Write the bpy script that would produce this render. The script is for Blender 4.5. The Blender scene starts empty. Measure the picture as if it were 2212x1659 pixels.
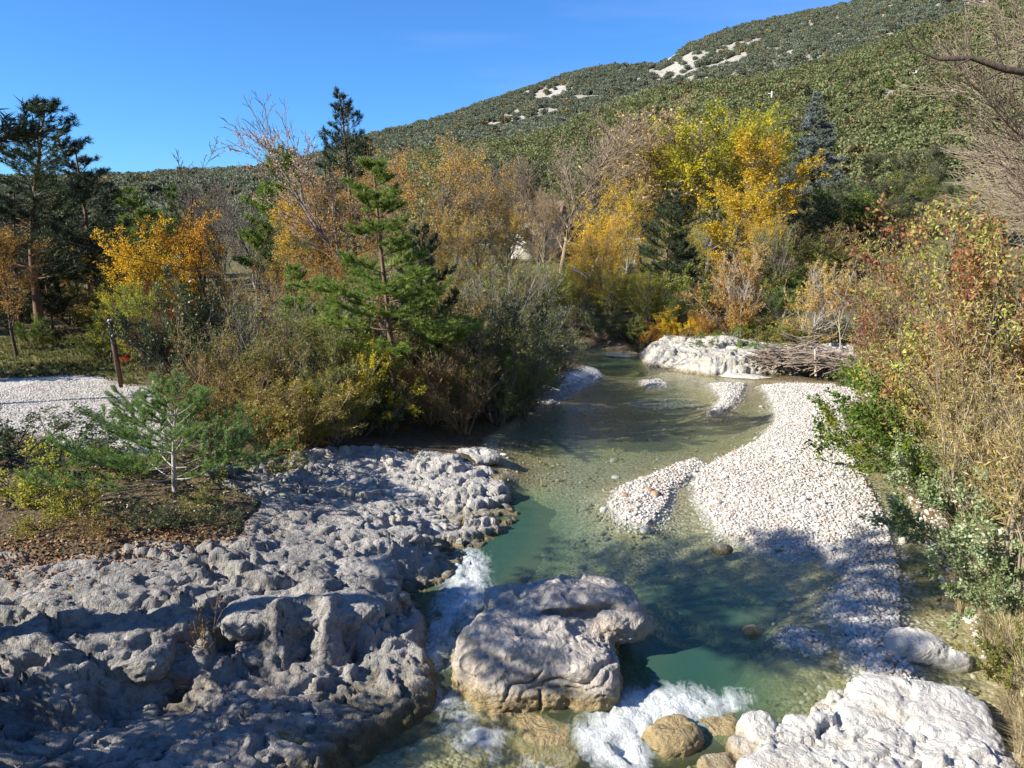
import bpy, math, random
import numpy as np

# ------------------------------------------------------------------ camera, sky, sun, exposure
scene = bpy.context.scene
COL = scene.collection
CAM_Z, PITCH, FPX, CX, CY = 6.0, math.radians(10.9), 1703.0, 1106.0, 829.5
cam_data = bpy.data.cameras.new("camera")
cam = bpy.data.objects.new("camera", cam_data)
COL.objects.link(cam)
cam.location = (0, 0, CAM_Z)
cam.rotation_euler = (math.radians(90) - PITCH, 0, 0)
cam_data.sensor_fit = 'HORIZONTAL'
cam_data.sensor_width = 36.0
cam_data.lens = 36.0 * FPX / 2212.0
cam_data.clip_start = 0.1
cam_data.clip_end = 12000.0
scene.camera = cam

SUN_EL = math.radians(32.0)
SUN_XY = np.array([-0.955, -0.295]); SUN_XY /= np.linalg.norm(SUN_XY)   # horizontal direction towards the sun
world = bpy.data.worlds.new("World"); scene.world = world; world.use_nodes = True
wn = world.node_tree.nodes; wl = world.node_tree.links
for n in list(wn): wn.remove(n)
wo = wn.new('ShaderNodeOutputWorld'); wb = wn.new('ShaderNodeBackground'); sk = wn.new('ShaderNodeTexSky')
sk.sky_type = 'NISHITA'; sk.sun_disc = False
sk.sun_elevation = SUN_EL
sk.sun_rotation = math.atan2(SUN_XY[0], SUN_XY[1])
sk.altitude = 400.0; sk.air_density = 1.0; sk.dust_density = 0.25; sk.ozone_density = 3.0
wb.inputs['Strength'].default_value = 0.060
# the clear southern sky is a deeper blue than the model's default: one even tint, plus thin high cirrus
tint = wn.new('ShaderNodeMix'); tint.data_type = 'RGBA'; tint.blend_type = 'MULTIPLY'; tint.inputs[0].default_value = 1.0
tint.inputs[7].default_value = (0.53, 1.06, 1.72, 1)
tc = wn.new('ShaderNodeTexCoord'); mp = wn.new('ShaderNodeMapping'); mp.inputs['Scale'].default_value = (1.2, 1.2, 9.0)
mp.inputs['Rotation'].default_value = (0.0, 0.25, 0.0)
cn = wn.new('ShaderNodeTexNoise'); cn.inputs['Scale'].default_value = 2.2; cn.inputs['Detail'].default_value = 5; cn.inputs['Roughness'].default_value = 0.5
cr = wn.new('ShaderNodeValToRGB'); cr.color_ramp.elements[0].position = 0.52; cr.color_ramp.elements[1].position = 0.86
cr.color_ramp.elements[1].color = (0.17, 0.17, 0.17, 1)
cm = wn.new('ShaderNodeMix'); cm.data_type = 'RGBA'; cm.inputs[7].default_value = (6.5, 7.5, 9.0, 1)
wl.new(tc.outputs['Generated'], mp.inputs['Vector']); wl.new(mp.outputs['Vector'], cn.inputs['Vector'])
wl.new(cn.outputs['Fac'], cr.inputs['Fac']); wl.new(cr.outputs['Color'], cm.inputs[0])
wl.new(sk.outputs['Color'], tint.inputs[6]); wl.new(tint.outputs[2], cm.inputs[6]); wl.new(cm.outputs[2], wb.inputs['Color'])
wl.new(wb.outputs['Background'], wo.inputs['Surface'])

sun_data = bpy.data.lights.new("sun", 'SUN')
sun_data.energy = 5.0; sun_data.angle = math.radians(0.5); sun_data.color = (1.0, 0.93, 0.82)
sun = bpy.data.objects.new("sun", sun_data); COL.objects.link(sun)
from mathutils import Vector, Matrix, Euler
sun_dir = Vector((SUN_XY[0] * math.cos(SUN_EL), SUN_XY[1] * math.cos(SUN_EL), math.sin(SUN_EL)))
sun.rotation_euler = (sun_dir).to_track_quat('Z', 'Y').to_euler()
sun.location = (-40, -12, 40)

scene.view_settings.view_transform = 'Standard'
scene.view_settings.look = 'None'
scene.view_settings.gamma = 1.0
scene.view_settings.exposure = 1.0
scene.cycles.max_bounces = 7
scene.cycles.diffuse_bounces = 3
scene.cycles.glossy_bounces = 2
scene.cycles.transmission_bounces = 4
scene.cycles.transparent_max_bounces = 10
scene.cycles.use_denoising = True
scene.cycles.denoiser = 'OPENIMAGEDENOISE'
scene.cycles.caustics_reflective = False
scene.cycles.caustics_refractive = False
scene.cycles.sample_clamp_indirect = 6.0
scene.cycles.use_adaptive_sampling = True
scene.cycles.adaptive_threshold = 0.02

# ------------------------------------------------------------------ helpers: measuring from the photograph
SP, CP = math.sin(PITCH), math.cos(PITCH)
def ray(u, v):
    a, b = (u - CX), (v - CY)
    return np.array([a, CP * FPX - SP * b, -SP * FPX - CP * b])
def on_z(u, v, z=0.0):
    d = ray(u, v); t = (z - CAM_Z) / d[2]
    return np.array([d[0] * t, d[1] * t, z])
def at_y(u, v, y):
    d = ray(u, v); t = y / d[1]
    return np.array([d[0] * t, y, CAM_Z + d[2] * t])
def x_at(u, y, z):
    """world x of a point at distance y, height z that shows in column u"""
    depth = y * CP - (z - CAM_Z) * SP
    return (u - CX) / FPX * depth
def poly_z(pts, z=0.0):
    return np.array([on_z(u, v, z)[:2] for u, v in pts])

# ------------------------------------------------------------------ helpers: noise
def _h(ix, iy, iz, s):
    with np.errstate(over='ignore'):
        n = (ix.astype(np.uint32) * np.uint32(374761393) + iy.astype(np.uint32) * np.uint32(668265263)
             + iz.astype(np.uint32) * np.uint32(2246822519) + np.uint32((s * 3266489917) & 0xffffffff))
        n = (n ^ (n >> np.uint32(13))) * np.uint32(1274126177)
        n = (n ^ (n >> np.uint32(16))) * np.uint32(2654435761)
        n = n ^ (n >> np.uint32(15))
    return n.astype(np.float64) / 4294967295.0
def noise3(P, s=0):
    """gradient noise, about -1..1"""
    P = np.asarray(P, float); I = np.floor(P).astype(np.int64); F = P - I
    W = F * F * F * (F * (F * 6 - 15) + 10)
    out = np.zeros(len(P))
    for dx in (0, 1):
        for dy in (0, 1):
            for dz in (0, 1):
                a, b, c = I[:, 0] + dx, I[:, 1] + dy, I[:, 2] + dz
                g = ((_h(a, b, c, s) * 2 - 1) * (F[:, 0] - dx) + (_h(a, b, c, s + 11) * 2 - 1) * (F[:, 1] - dy)
                     + (_h(a, b, c, s + 23) * 2 - 1) * (F[:, 2] - dz))
                w = (W[:, 0] if dx else 1 - W[:, 0]) * (W[:, 1] if dy else 1 - W[:, 1]) * (W[:, 2] if dz else 1 - W[:, 2])
                out += g * w
    return out * 1.6
def fbm(P, oct=4, s=0, gain=0.5, lac=2.03):
    P = np.asarray(P, float); a, t, o = 1.0, 0.0, 0
    for i in range(oct):
        o = o + a * noise3(P * lac ** i, s + 37 * i); t += a; a *= gain
    return o / t
def ridged(P, oct=4, s=0):
    P = np.asarray(P, float); a, t, o = 1.0, 0.0, 0
    for i in range(oct):
        o = o + a * (1 - np.abs(noise3(P * 2.03 ** i, s + 41 * i)) * 1.6); t += a; a *= 0.5
    return o / t
def worley(P, s=0, off=False):
    """F1, F2 and a random number of the nearest cell"""
    P = np.asarray(P, float); I = np.floor(P).astype(np.int64)
    f1 = np.full(len(P), 9.0); f2 = np.full(len(P), 9.0); rid = np.zeros(len(P)); ov = np.zeros((len(P), 2))
    for dx in (-1, 0, 1):
        for dy in (-1, 0, 1):
            for dz in (-1, 0, 1):
                a, b, c = I[:, 0] + dx, I[:, 1] + dy, I[:, 2] + dz
                qx, qy = P[:, 0] - a - _h(a, b, c, s), P[:, 1] - b - _h(a, b, c, s + 5)
                d = np.sqrt(qx ** 2 + qy ** 2 + (c + _h(a, b, c, s + 9) - P[:, 2]) ** 2)
                near = d < f1
                if off: ov[near, 0] = qx[near]; ov[near, 1] = qy[near]
                f2 = np.where(near, f1, np.minimum(f2, d))
                rid = np.where(near, _h(a, b, c, s + 17), rid)
                f1 = np.where(near, d, f1)
    return (f1, f2, rid, ov) if off else (f1, f2, rid)
def sstep(a, b, x):
    t = np.clip((x - a) / (b - a), 0, 1); return t * t * (3 - 2 * t)
def sdf(poly, X, Y):
    """signed distance to a closed polygon, positive inside"""
    d = np.full(X.shape, 1e9); ins = np.zeros(X.shape, bool)
    n = len(poly)
    for i in range(n):
        ax, ay = poly[i]; bx, by = poly[(i + 1) % n]
        ex, ey = bx - ax, by - ay
        t = np.clip(((X - ax) * ex + (Y - ay) * ey) / (ex * ex + ey * ey + 1e-12), 0, 1)
        d = np.minimum(d, np.hypot(X - ax - t * ex, Y - ay - t * ey))
        c = (ay > Y) != (by > Y)
        with np.errstate(divide='ignore', invalid='ignore'):
            xi = ax + (Y - ay) / (by - ay if by != ay else 1e-9) * ex
        ins ^= c & (X < xi)
    return np.where(ins, d, -d)

# ------------------------------------------------------------------ helpers: meshes and objects
def mesh_np(name, V, faces, smooth=False, attrs=None):
    """V (n,3); faces: list of (m,k) index arrays; attrs: {name: per-vertex float array or (n,4)}"""
    me = bpy.data.meshes.new(name)
    V = np.asarray(V, np.float32)
    faces = [np.asarray(f, np.int32) for f in faces if len(f)]
    me.vertices.add(len(V)); me.vertices.foreach_set('co', V.ravel())
    loops = np.concatenate([f.ravel() for f in faces]); tot = np.concatenate([np.full(len(f), f.shape[1]) for f in faces])
    me.loops.add(len(loops)); me.loops.foreach_set('vertex_index', loops.astype(np.int32))
    me.polygons.add(len(tot)); st = np.concatenate([[0], np.cumsum(tot)[:-1]]).astype(np.int32)
    me.polygons.foreach_set('loop_start', st)
    if smooth: me.polygons.foreach_set('use_smooth', np.ones(len(tot), bool))
    for k, a in (attrs or {}).items():
        a = np.asarray(a, np.float32)
        if a.ndim == 1:
            me.attributes.new(k, 'FLOAT', 'POINT').data.foreach_set('value', a)
        else:
            me.attributes.new(k, 'FLOAT_COLOR', 'POINT').data.foreach_set('color', a.ravel())
    me.update(calc_edges=True)
    return me
def grid_faces(nx, ny):
    i = np.arange((ny - 1) * (nx - 1)); r, c = i // (nx - 1), i % (nx - 1)
    a = r * nx + c
    return np.stack([a, a + 1, a + nx + 1, a + nx], 1)
def link(name, data, parent=None, mat=None, loc=None):
    o = bpy.data.objects.new(name, data); COL.objects.link(o)
    if parent is not None: o.parent = parent
    if mat is not None and data is not None:
        if not data.materials: data.materials.append(mat)
        elif data.materials[0] is not mat:
            o.material_slots[0].link = 'OBJECT'; o.material_slots[0].material = mat
    if loc is not None: o.location = loc
    return o
def tag(o, label=None, cat=None, group=None, kind=None):
    if label: o["label"] = label
    if cat: o["category"] = cat
    if group: o["group"] = group
    if kind: o["kind"] = kind
    return o
def empty(name, loc, rz=0.0, sc=1.0):
    o = bpy.data.objects.new(name, None); COL.objects.link(o)
    o.empty_display_size = 0.1
    o.location = loc; o.rotation_euler = (0, 0, rz)
    o.scale = (sc, sc, sc) if np.isscalar(sc) else sc
    return o
class MB:
    """collects tubes, boxes and free faces into one mesh"""
    def __init__(s): s.V = []; s.F = {3: [], 4: []}; s.n = 0; s.A = []
    def add(s, V, F, a=0.5):
        V = np.asarray(V, float); F = np.asarray(F, int)
        s.V.append(V); s.F[F.shape[1]].append(F + s.n); s.n += len(V); s.A.append(np.full(len(V), a))
    def tube(s, pts, rad, k=6, a=0.5, cap=False):
        pts = np.asarray(pts, float); n = len(pts); rad = np.broadcast_to(rad, (n,))
        T = np.gradient(pts, axis=0); T /= np.linalg.norm(T, axis=1, keepdims=True) + 1e-9
        ref = np.array([0.31, 0.17, 0.93]) if abs(T[0, 2]) < 0.9 else np.array([0.93, 0.21, 0.1])
        U = np.cross(T, ref); U /= np.linalg.norm(U, axis=1, keepdims=True) + 1e-9
        W = np.cross(T, U)
        th = np.arange(k) / k * 2 * math.pi
        R = pts[:, None] + rad[:, None, None] * (np.cos(th)[None, :, None] * U[:, None] + np.sin(th)[None, :, None] * W[:, None])
        i = np.arange((n - 1) * k); r, c = i // k, i % k
        F = np.stack([r * k + c, r * k + (c + 1) % k, (r + 1) * k + (c + 1) % k, (r + 1) * k + c], 1)
        s.add(R.reshape(-1, 3), F, a)
        if cap:
            for q in (0, n - 1):
                ring = np.arange(k) + s.n - n * k + q * k
                s.V.append(pts[q][None]); s.A.append(np.full(1, a))
                s.F[3].append(np.stack([ring, np.roll(ring, -1), np.full(k, s.n)], 1)); s.n += 1
    def tubes(s, pts, rad, k):
        """many tubes of equally many points at once: pts (m, n, 3), rad (m, n)"""
        m, n = rad.shape
        T = np.gradient(pts, axis=1); T /= np.linalg.norm(T, axis=2, keepdims=True) + 1e-9
        ref = np.where(np.abs(T[:, :1, 2:3]) < 0.9, np.array([0.31, 0.17, 0.93]), np.array([0.93, 0.21, 0.1]))
        U = np.cross(T, np.broadcast_to(ref, T.shape)); U /= np.linalg.norm(U, axis=2, keepdims=True) + 1e-9
        W = np.cross(T, U); th = np.arange(k) / k * 2 * math.pi
        R = pts[:, :, None] + rad[:, :, None, None] * (np.cos(th)[None, None, :, None] * U[:, :, None] + np.sin(th)[None, None, :, None] * W[:, :, None])
        i = np.arange((n - 1) * k); r, c = i // k, i % k
        F = np.stack([r * k + c, r * k + (c + 1) % k, (r + 1) * k + (c + 1) % k, (r + 1) * k + c], 1)
        F = (F[None] + (np.arange(m) * n * k)[:, None, None]).reshape(-1, 4)
        s.add(R.reshape(-1, 3), F, 0.5)
    def box(s, c, h, rz=0.0, a=0.5):
        c, h = np.asarray(c, float), np.asarray(h, float)
        V = np.array([[i, j, k] for k in (-1, 1) for j in (-1, 1) for i in (-1, 1)], float) * h
        cz, sz = math.cos(rz), math.sin(rz)
        V = np.stack([V[:, 0] * cz - V[:, 1] * sz, V[:, 0] * sz + V[:, 1] * cz, V[:, 2]], 1) + c
        s.add(V, [[0, 2, 3, 1], [4, 5, 7, 6], [0, 1, 5, 4], [2, 6, 7, 3], [0, 4, 6, 2], [1, 3, 7, 5]], a)
    def mesh(s, name, smooth=False):
        return mesh_np(name, np.concatenate(s.V), [np.concatenate(f) for f in s.F.values() if f], smooth, {'rnd': np.concatenate(s.A)})

# ------------------------------------------------------------------ helpers: materials
def new_mat(name):
    m = bpy.data.materials.new(name); m.use_nodes = True
    nt = m.node_tree
    for n in list(nt.nodes): nt.nodes.remove(n)
    out = nt.nodes.new('ShaderNodeOutputMaterial')
    return m, nt, out
def N(nt, t, **kw):
    n = nt.nodes.new('ShaderNode' + t)
    for k, v in kw.items():
        if k in n.inputs: n.inputs[k].default_value = v
        else: setattr(n, k, v)
    return n
def L(nt, a, b): nt.links.new(a, b)
def ramp(nt, fac, stops):
    r = nt.nodes.new('ShaderNodeValToRGB'); e = r.color_ramp.elements
    while len(e) < len(stops): e.new(0.5)
    for el, (p, c) in zip(e, stops):
        el.position = p; el.color = (*c, 1) if len(c) == 3 else c
    L(nt, fac, r.inputs['Fac']); return r.outputs['Color']
def mixc(nt, fac, a, b, mode='MIX'):
    n = nt.nodes.new('ShaderNodeMix'); n.data_type = 'RGBA'; n.blend_type = mode
    for sock, val in ((n.inputs[0], fac), (n.inputs[6], a), (n.inputs[7], b)):
        if hasattr(val, 'is_linked'): L(nt, val, sock)
        elif np.isscalar(val): sock.default_value = val
        else: sock.default_value = (*val, 1)
    return n.outputs[2]
def math_n(nt, op, a, b=0.0, clamp=False):
    n = nt.nodes.new('ShaderNodeMath'); n.operation = op; n.use_clamp = clamp
    for i, val in enumerate((a, b)):
        if hasattr(val, 'is_linked'): L(nt, val, n.inputs[i])
        else: n.inputs[i].default_value = val
    return n.outputs[0]
def attr(nt, name):
    n = nt.nodes.new('ShaderNodeAttribute'); n.attribute_name = name; return n
def noise_n(nt, vec, scale, detail=4, rough=0.55, dist=0.0):
    n = N(nt, 'TexNoise', Scale=scale, Detail=detail, Roughness=rough, Distortion=dist)
    if vec is not None: L(nt, vec, n.inputs['Vector'])
    return n.outputs['Fac']
def bump(nt, height, strength, dist, normal=None):
    n = N(nt, 'Bump', Strength=strength, Distance=dist); L(nt, height, n.inputs['Height'])
    if normal is not None: L(nt, normal, n.inputs['Normal'])
    return n.outputs['Normal']

def leaf_mat(name, stops, transl=0.35, rough=0.55, vary=0.18, tcol=1.15):
    m, nt, out = new_mat(name)
    c = ramp(nt, attr(nt, 'rnd').outputs['Fac'], stops)
    oi = nt.nodes.new('ShaderNodeObjectInfo')
    v = math_n(nt, 'ADD', math_n(nt, 'MULTIPLY', oi.outputs['Random'], 2 * vary), 1 - vary)
    hs = N(nt, 'HueSaturation'); L(nt, c, hs.inputs['Color']); L(nt, v, hs.inputs['Value'])
    L(nt, math_n(nt, 'ADD', math_n(nt, 'MULTIPLY', oi.outputs['Random'], 0.03), 0.485), hs.inputs['Hue'])
    p = N(nt, 'BsdfPrincipled', Roughness=rough); p.inputs['Specular IOR Level'].default_value = 0.35
    L(nt, hs.outputs['Color'], p.inputs['Base Color'])
    t = N(nt, 'BsdfTranslucent')
    L(nt, mixc(nt, 1.0, hs.outputs['Color'], (tcol, tcol, tcol * 0.8), 'MULTIPLY'), t.inputs['Color'])
    mx = N(nt, 'MixShader', Fac=transl); L(nt, p.outputs[0], mx.inputs[1]); L(nt, t.outputs[0], mx.inputs[2])
    L(nt, mx.outputs[0], out.inputs['Surface'])
    return m
def bark_mat(name, a, b, scale=14.0, rough=0.85):
    m, nt, out = new_mat(name)
    tcn = N(nt, 'TexCoord'); mpn = N(nt, 'Mapping'); mpn.inputs['Scale'].default_value = (1, 1, 0.25)
    L(nt, tcn.outputs['Object'], mpn.inputs['Vector'])
    f = noise_n(nt, mpn.outputs['Vector'], scale, 5, 0.7)
    c = ramp(nt, f, [(0.3, a), (0.72, b)])
    p = N(nt, 'BsdfPrincipled', Roughness=rough); p.inputs['Specular IOR Level'].default_value = 0.2
    L(nt, c, p.inputs['Base Color']); L(nt, bump(nt, f, 0.8, 0.03), p.inputs['Normal'])
    L(nt, p.outputs[0], out.inputs['Surface']); return m
def plain_mat(name, col, rough=0.7, var=0.12, scale=8.0):
    m, nt, out = new_mat(name)
    tcn = N(nt, 'TexCoord'); f = noise_n(nt, tcn.outputs['Object'], scale, 4, 0.6)
    c = ramp(nt, f, [(0.3, [k * (1 - var) for k in col]), (0.7, [min(1, k * (1 + var)) for k in col])])
    p = N(nt, 'BsdfPrincipled', Roughness=rough); L(nt, c, p.inputs['Base Color'])
    L(nt, bump(nt, f, 0.2, 0.01), p.inputs['Normal'])
    L(nt, p.outputs[0], out.inputs['Surface']); return m
def rock_mat(name, light, mid, dark, ochre, wet_z=0.07, bump_k=1.0, wet1=(0.24, 0.18, 0.085), wet2=(0.14, 0.12, 0.06), washed=None):
    """weathered limestone: pale faces, grey patina and lichen specks, ochre stains, a wet brown band just above the water"""
    m, nt, out = new_mat(name)
    g = N(nt, 'NewGeometry'); pos = g.outputs['Position']
    n1 = noise_n(nt, pos, 1.3, 6, 0.6, 0.4); n2 = noise_n(nt, pos, 6.0, 7, 0.7); n3 = noise_n(nt, pos, 26.0, 4, 0.65)
    n4 = noise_n(nt, pos, 0.7, 4, 0.5)
    c = mixc(nt, ramp(nt, n1, [(0.38, (0, 0, 0)), (0.62, (1, 1, 1))]), light, mid)
    c = mixc(nt, ramp(nt, n2, [(0.50, (0, 0, 0)), (0.70, (.75, .75, .75))]), c, dark)
    c = mixc(nt, ramp(nt, n4, [(0.56, (0, 0, 0)), (0.72, (.6, .6, .6))]), c, ochre)
    c = mixc(nt, ramp(nt, n3, [(0.58, (0, 0, 0)), (0.72, (.5, .5, .5))]), c, dark)
    sx = N(nt, 'SeparateXYZ'); L(nt, pos, sx.inputs[0])
    if washed:                                  # rock near the stream is scoured clean by floods
        fl = math_n(nt, 'ADD', math_n(nt, 'MULTIPLY', sx.outputs['X'], 0.55), math_n(nt, 'ADD', math_n(nt, 'MULTIPLY', sx.outputs['Y'], 0.22), math_n(nt, 'MULTIPLY', n4, 1.6)))
        c = mixc(nt, ramp(nt, math_n(nt, 'MULTIPLY', math_n(nt, 'SUBTRACT', fl, 1.0), 0.4), [(0.25, (0, 0, 0)), (1.0, (.75, .75, .75))]), c, washed)
    zz = math_n(nt, 'ADD', sx.outputs['Z'], math_n(nt, 'MULTIPLY', n2, -0.22))
    wet = ramp(nt, math_n(nt, 'MULTIPLY', math_n(nt, 'ADD', zz, 0.15 - wet_z), 5.0), [(0.0, (1, 1, 1)), (1.0, (0, 0, 0))])
    wetc = mixc(nt, ramp(nt, n2, [(.35, (0, 0, 0)), (.65, (1, 1, 1))]), wet1, wet2)
    c = mixc(nt, wet, c, wetc)
    p = N(nt, 'BsdfPrincipled'); p.inputs['Specular IOR Level'].default_value = 0.25
    L(nt, c, p.inputs['Base Color'])
    L(nt, ramp(nt, wet, [(0, (.85, .85, .85)), (1, (.35, .35, .35))]), p.inputs['Roughness'])
    n5 = noise_n(nt, pos, 2.6, 7, 0.62, 0.7); crease = math_n(nt, 'MULTIPLY', math_n(nt, 'ABSOLUTE', math_n(nt, 'SUBTRACT', n5, 0.5)), 9.0, True)
    h = math_n(nt, 'ADD', math_n(nt, 'MULTIPLY', n2, 1.3), math_n(nt, 'ADD', math_n(nt, 'MULTIPLY', n3, 0.45), math_n(nt, 'MULTIPLY', crease, 0.45)))
    L(nt, bump(nt, h, 0.9 * bump_k, 0.06), p.inputs['Normal'])
    L(nt, p.outputs[0], out.inputs['Surface']); return m

# ================================================================== THE GROUND, THE RIVER AND THE ROCKS
WATER_PX = [(560, 1800), (590, 1700), (600, 1659), (640, 1590), (700, 1502), (600, 1520), (500, 1530), (470, 1500), (560, 1482), (650, 1472), (760, 1452),
            (830, 1408), (880, 1392), (880, 1345), (872, 1325), (885, 1280), (905, 1240), (925, 1190), (965, 1150), (990, 1118), (925, 1106), (1000, 1092),
            (1040, 1072), (1085, 1035), (1062, 1000), (1036, 978), (1050, 950), (1105, 912), (1125, 888), (1180, 866), (1240, 845),
            (1290, 815), (1300, 802), (1240, 790), (1225, 770), (1250, 754), (1330, 754), (1385, 766), (1405, 790), (1460, 800), (1530, 812),
            (1620, 822), (1700, 826), (1780, 826), (1858, 832), (1885, 885), (1905, 930), (1935, 1000), (1975, 1080), (2000, 1150), (2030, 1220),
            (2070, 1290), (2120, 1380), (2170, 1470), (2240, 1590), (2330, 1800)]
WATER = poly_z(WATER_PX)
BARS = [poly_z(p) for p in (
    [(1640, 833), (1700, 829), (1800, 831), (1862, 845), (1852, 880), (1820, 900), (1840, 960), (1850, 1010), (1880, 1060), (1905, 1110), (1935, 1200),
     (1945, 1260), (1940, 1330), (1955, 1400), (1980, 1465), (1940, 1478), (1890, 1460), (1850, 1420), (1815, 1350), (1795, 1300), (1835, 1245),
     (1780, 1200), (1700, 1195), (1640, 1180), (1560, 1150), (1545, 1130), (1510, 1085), (1500, 1045), (1520, 1010), (1580, 980), (1640, 950), (1680, 910), (1672, 880), (1660, 850)],
    [(1320, 1085), (1345, 1052), (1420, 1020), (1500, 990), (1532, 1004), (1490, 1030), (1445, 1058), (1440, 1090), (1400, 1134), (1340, 1122)],
    [(1532, 828), (1610, 828), (1596, 858), (1570, 885), (1530, 892), (1560, 858)],
    [(1380, 822), (1425, 820), (1440, 830), (1400, 834)],
    [(1150, 868), (1200, 835), (1280, 800), (1300, 806), (1290, 820), (1240, 845), (1190, 870)],
    [(1700, 1366), (1740, 1360), (1785, 1380), (1750, 1388), (1710, 1384)])]
DEEP_A = poly_z([(1120, 1050), (1165, 1090), (1150, 1180), (1085, 1250), (1010, 1330), (980, 1430), (880, 1440), (860, 1400), (890, 1290), (930, 1195), (1000, 1125), (1080, 1090)])
DEEP_B = poly_z([(1390, 1270), (1560, 1262), (1650, 1290), (1590, 1345), (1600, 1400), (1605, 1500), (1560, 1545), (1400, 1570), (1300, 1560), (1355, 1490), (1395, 1360)])
DEEP_C = poly_z([(1120, 1040), (1240, 1060), (1330, 1200), (1280, 1250), (1080, 1250)])
FAR_POOL = poly_z([(1260, 765), (1340, 762), (1390, 785), (1400, 798), (1300, 800), (1260, 790)])
SHELF = poly_z([(1085, 1035), (1105, 1048), (1090, 1080), (1030, 1105), (985, 1125), (960, 1115), (1040, 1072)])
FOAM = [(poly_z(p, 0.0), k) for p, k in (
    ([(1000, 1180), (1040, 1200), (1050, 1260), (1040, 1310), (1000, 1345), (930, 1370), (955, 1300), (975, 1240)], 1.25),
    ([(960, 1330), (1000, 1340), (960, 1440), (895, 1450), (900, 1410)], 1.1),
    ([(1235, 1565), (1290, 1525), (1370, 1490), (1480, 1490), (1600, 1500), (1598, 1530), (1500, 1545), (1420, 1570), (1395, 1630), (1350, 1645), (1280, 1605)], 1.35),
    ([(950, 1490), (985, 1500), (1075, 1570), (1060, 1605), (985, 1575)], 1.0),
    ([(1330, 870), (1420, 860), (1520, 865), (1500, 885), (1380, 885)], 0.32),
    ([(1200, 880), (1290, 868), (1330, 880), (1240, 895)], 0.3),
    ([(1500, 820), (1580, 822), (1560, 838), (1500, 836)], 0.3),
    ([(1100, 1590), (1300, 1640), (1290, 1659), (1150, 1659)], 0.5))]

ZK = 0.62
CTRL = [(1075, 1020, .25), (1055, 1005, .35), (1036, 985, .6), (1000, 982, .85), (930, 972, .85), (950, 1020, .9), (1000, 1050, .8), (1030, 1068, .45), (950, 1093, .35), (900, 1085, .6), (890, 1040, .85),
        (850, 1000, .95), (800, 960, .9), (700, 962, 1.0), (905, 1108, .4), (870, 1120, .95), (800, 1080, 1.1), (700, 1060, 1.2), (600, 1010, 1.3),
        (800, 1170, 1.25), (850, 1170, 1.2), (880, 1165, 1.0), (905, 1200, .2), (700, 1180, 1.35), (600, 1120, 1.35), (750, 1250, 1.5), (815, 1250, 1.45), (845, 1250, 1.2), (875, 1270, .1),
        (650, 1240, 1.55), (500, 1250, 1.6), (350, 1270, 1.6), (200, 1250, 1.6), (50, 1260, 1.6), (600, 1310, 1.6), (720, 1310, 1.55), (790, 1300, 1.4), (830, 1310, 1.0), (862, 1325, .1),
        (450, 1335, 1.6), (300, 1330, 1.6), (600, 1335, 1.5), (700, 1340, 1.35), (780, 1350, 1.0), (830, 1385, .1), (760, 1440, .1), (700, 1400, .8), (650, 1460, .1), (600, 1400, 1.0), (550, 1440, .5),
        (480, 1480, 0), (480, 1400, 1.0), (420, 1440, .7), (350, 1380, 1.2),
        (50, 1400, 1.55), (200, 1395, 1.45), (300, 1415, 1.2), (100, 1480, 1.35), (180, 1490, 1.1), (0, 1540, 1.0), (300, 1490, .5), (380, 1500, .2),
        (480, 1510, -.3), (350, 1545, .2), (200, 1560, .35), (50, 1595, .45), (690, 1500, .45), (650, 1525, .5), (600, 1545, .65), (500, 1575, .75), (400, 1600, .7), (200, 1635, .7),
        (0, 1655, .8), (600, 1620, .4), (550, 1610, .6), (590, 1659, .2), (450, 1655, .6),
        (450, 1030, 1.6), (250, 1050, 1.7), (50, 1050, 1.75), (100, 1150, 1.75), (300, 1180, 1.75), (450, 1180, 1.6), (250, 930, 1.8), (100, 880, 1.85),
        (300, 840, 1.85), (0, 830, 1.85), (550, 930, 1.4), (700, 915, .9), (850, 925, .6), (960, 945, .35), (1030, 955, .15), (-150, 1100, 1.8), (-200, 1400, 1.8), (-250, 1600, 1.6), (-100, 900, 1.85)]
_cp = np.array([on_z(u, v, z * ZK) for u, v, z in CTRL])
_A = np.linalg.norm(_cp[:, None, :2] - _cp[None, :, :2], axis=2)
_n = len(_cp)
_M = np.zeros((_n + 1, _n + 1)); _M[:_n, :_n] = _A - 0.02 * np.eye(_n); _M[:_n, _n] = 1; _M[_n, :_n] = 1
_w = np.linalg.solve(_M, np.concatenate([_cp[:, 2], [0]]))
def left_base(X, Y):
    sh = X.shape; X, Y = X.ravel(), Y.ravel(); out = np.full(X.shape, _w[-1])
    for i in range(_n): out += _w[i] * np.hypot(X - _cp[i, 0], Y - _cp[i, 1])
    return np.clip(out, -0.6, 1.25).reshape(sh)
ROCK_L = np.array([on_z(u, v, 0.75)[:2] for u, v in
    [(-300, 1225), (0, 1215), (100, 1235), (250, 1215), (330, 1195), (420, 1205), (520, 1165), (560, 1090), (470, 1060), (430, 1030), (540, 1005), (620, 985), (760, 950), (850, 950), (950, 962), (1040, 972), (1100, 1000),
     (1120, 1050), (1000, 1140), (940, 1200), (900, 1300), (930, 1390), (760, 1480), (560, 1510), (720, 1500), (660, 1600), (620, 1800), (-400, 1800)]])

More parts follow.
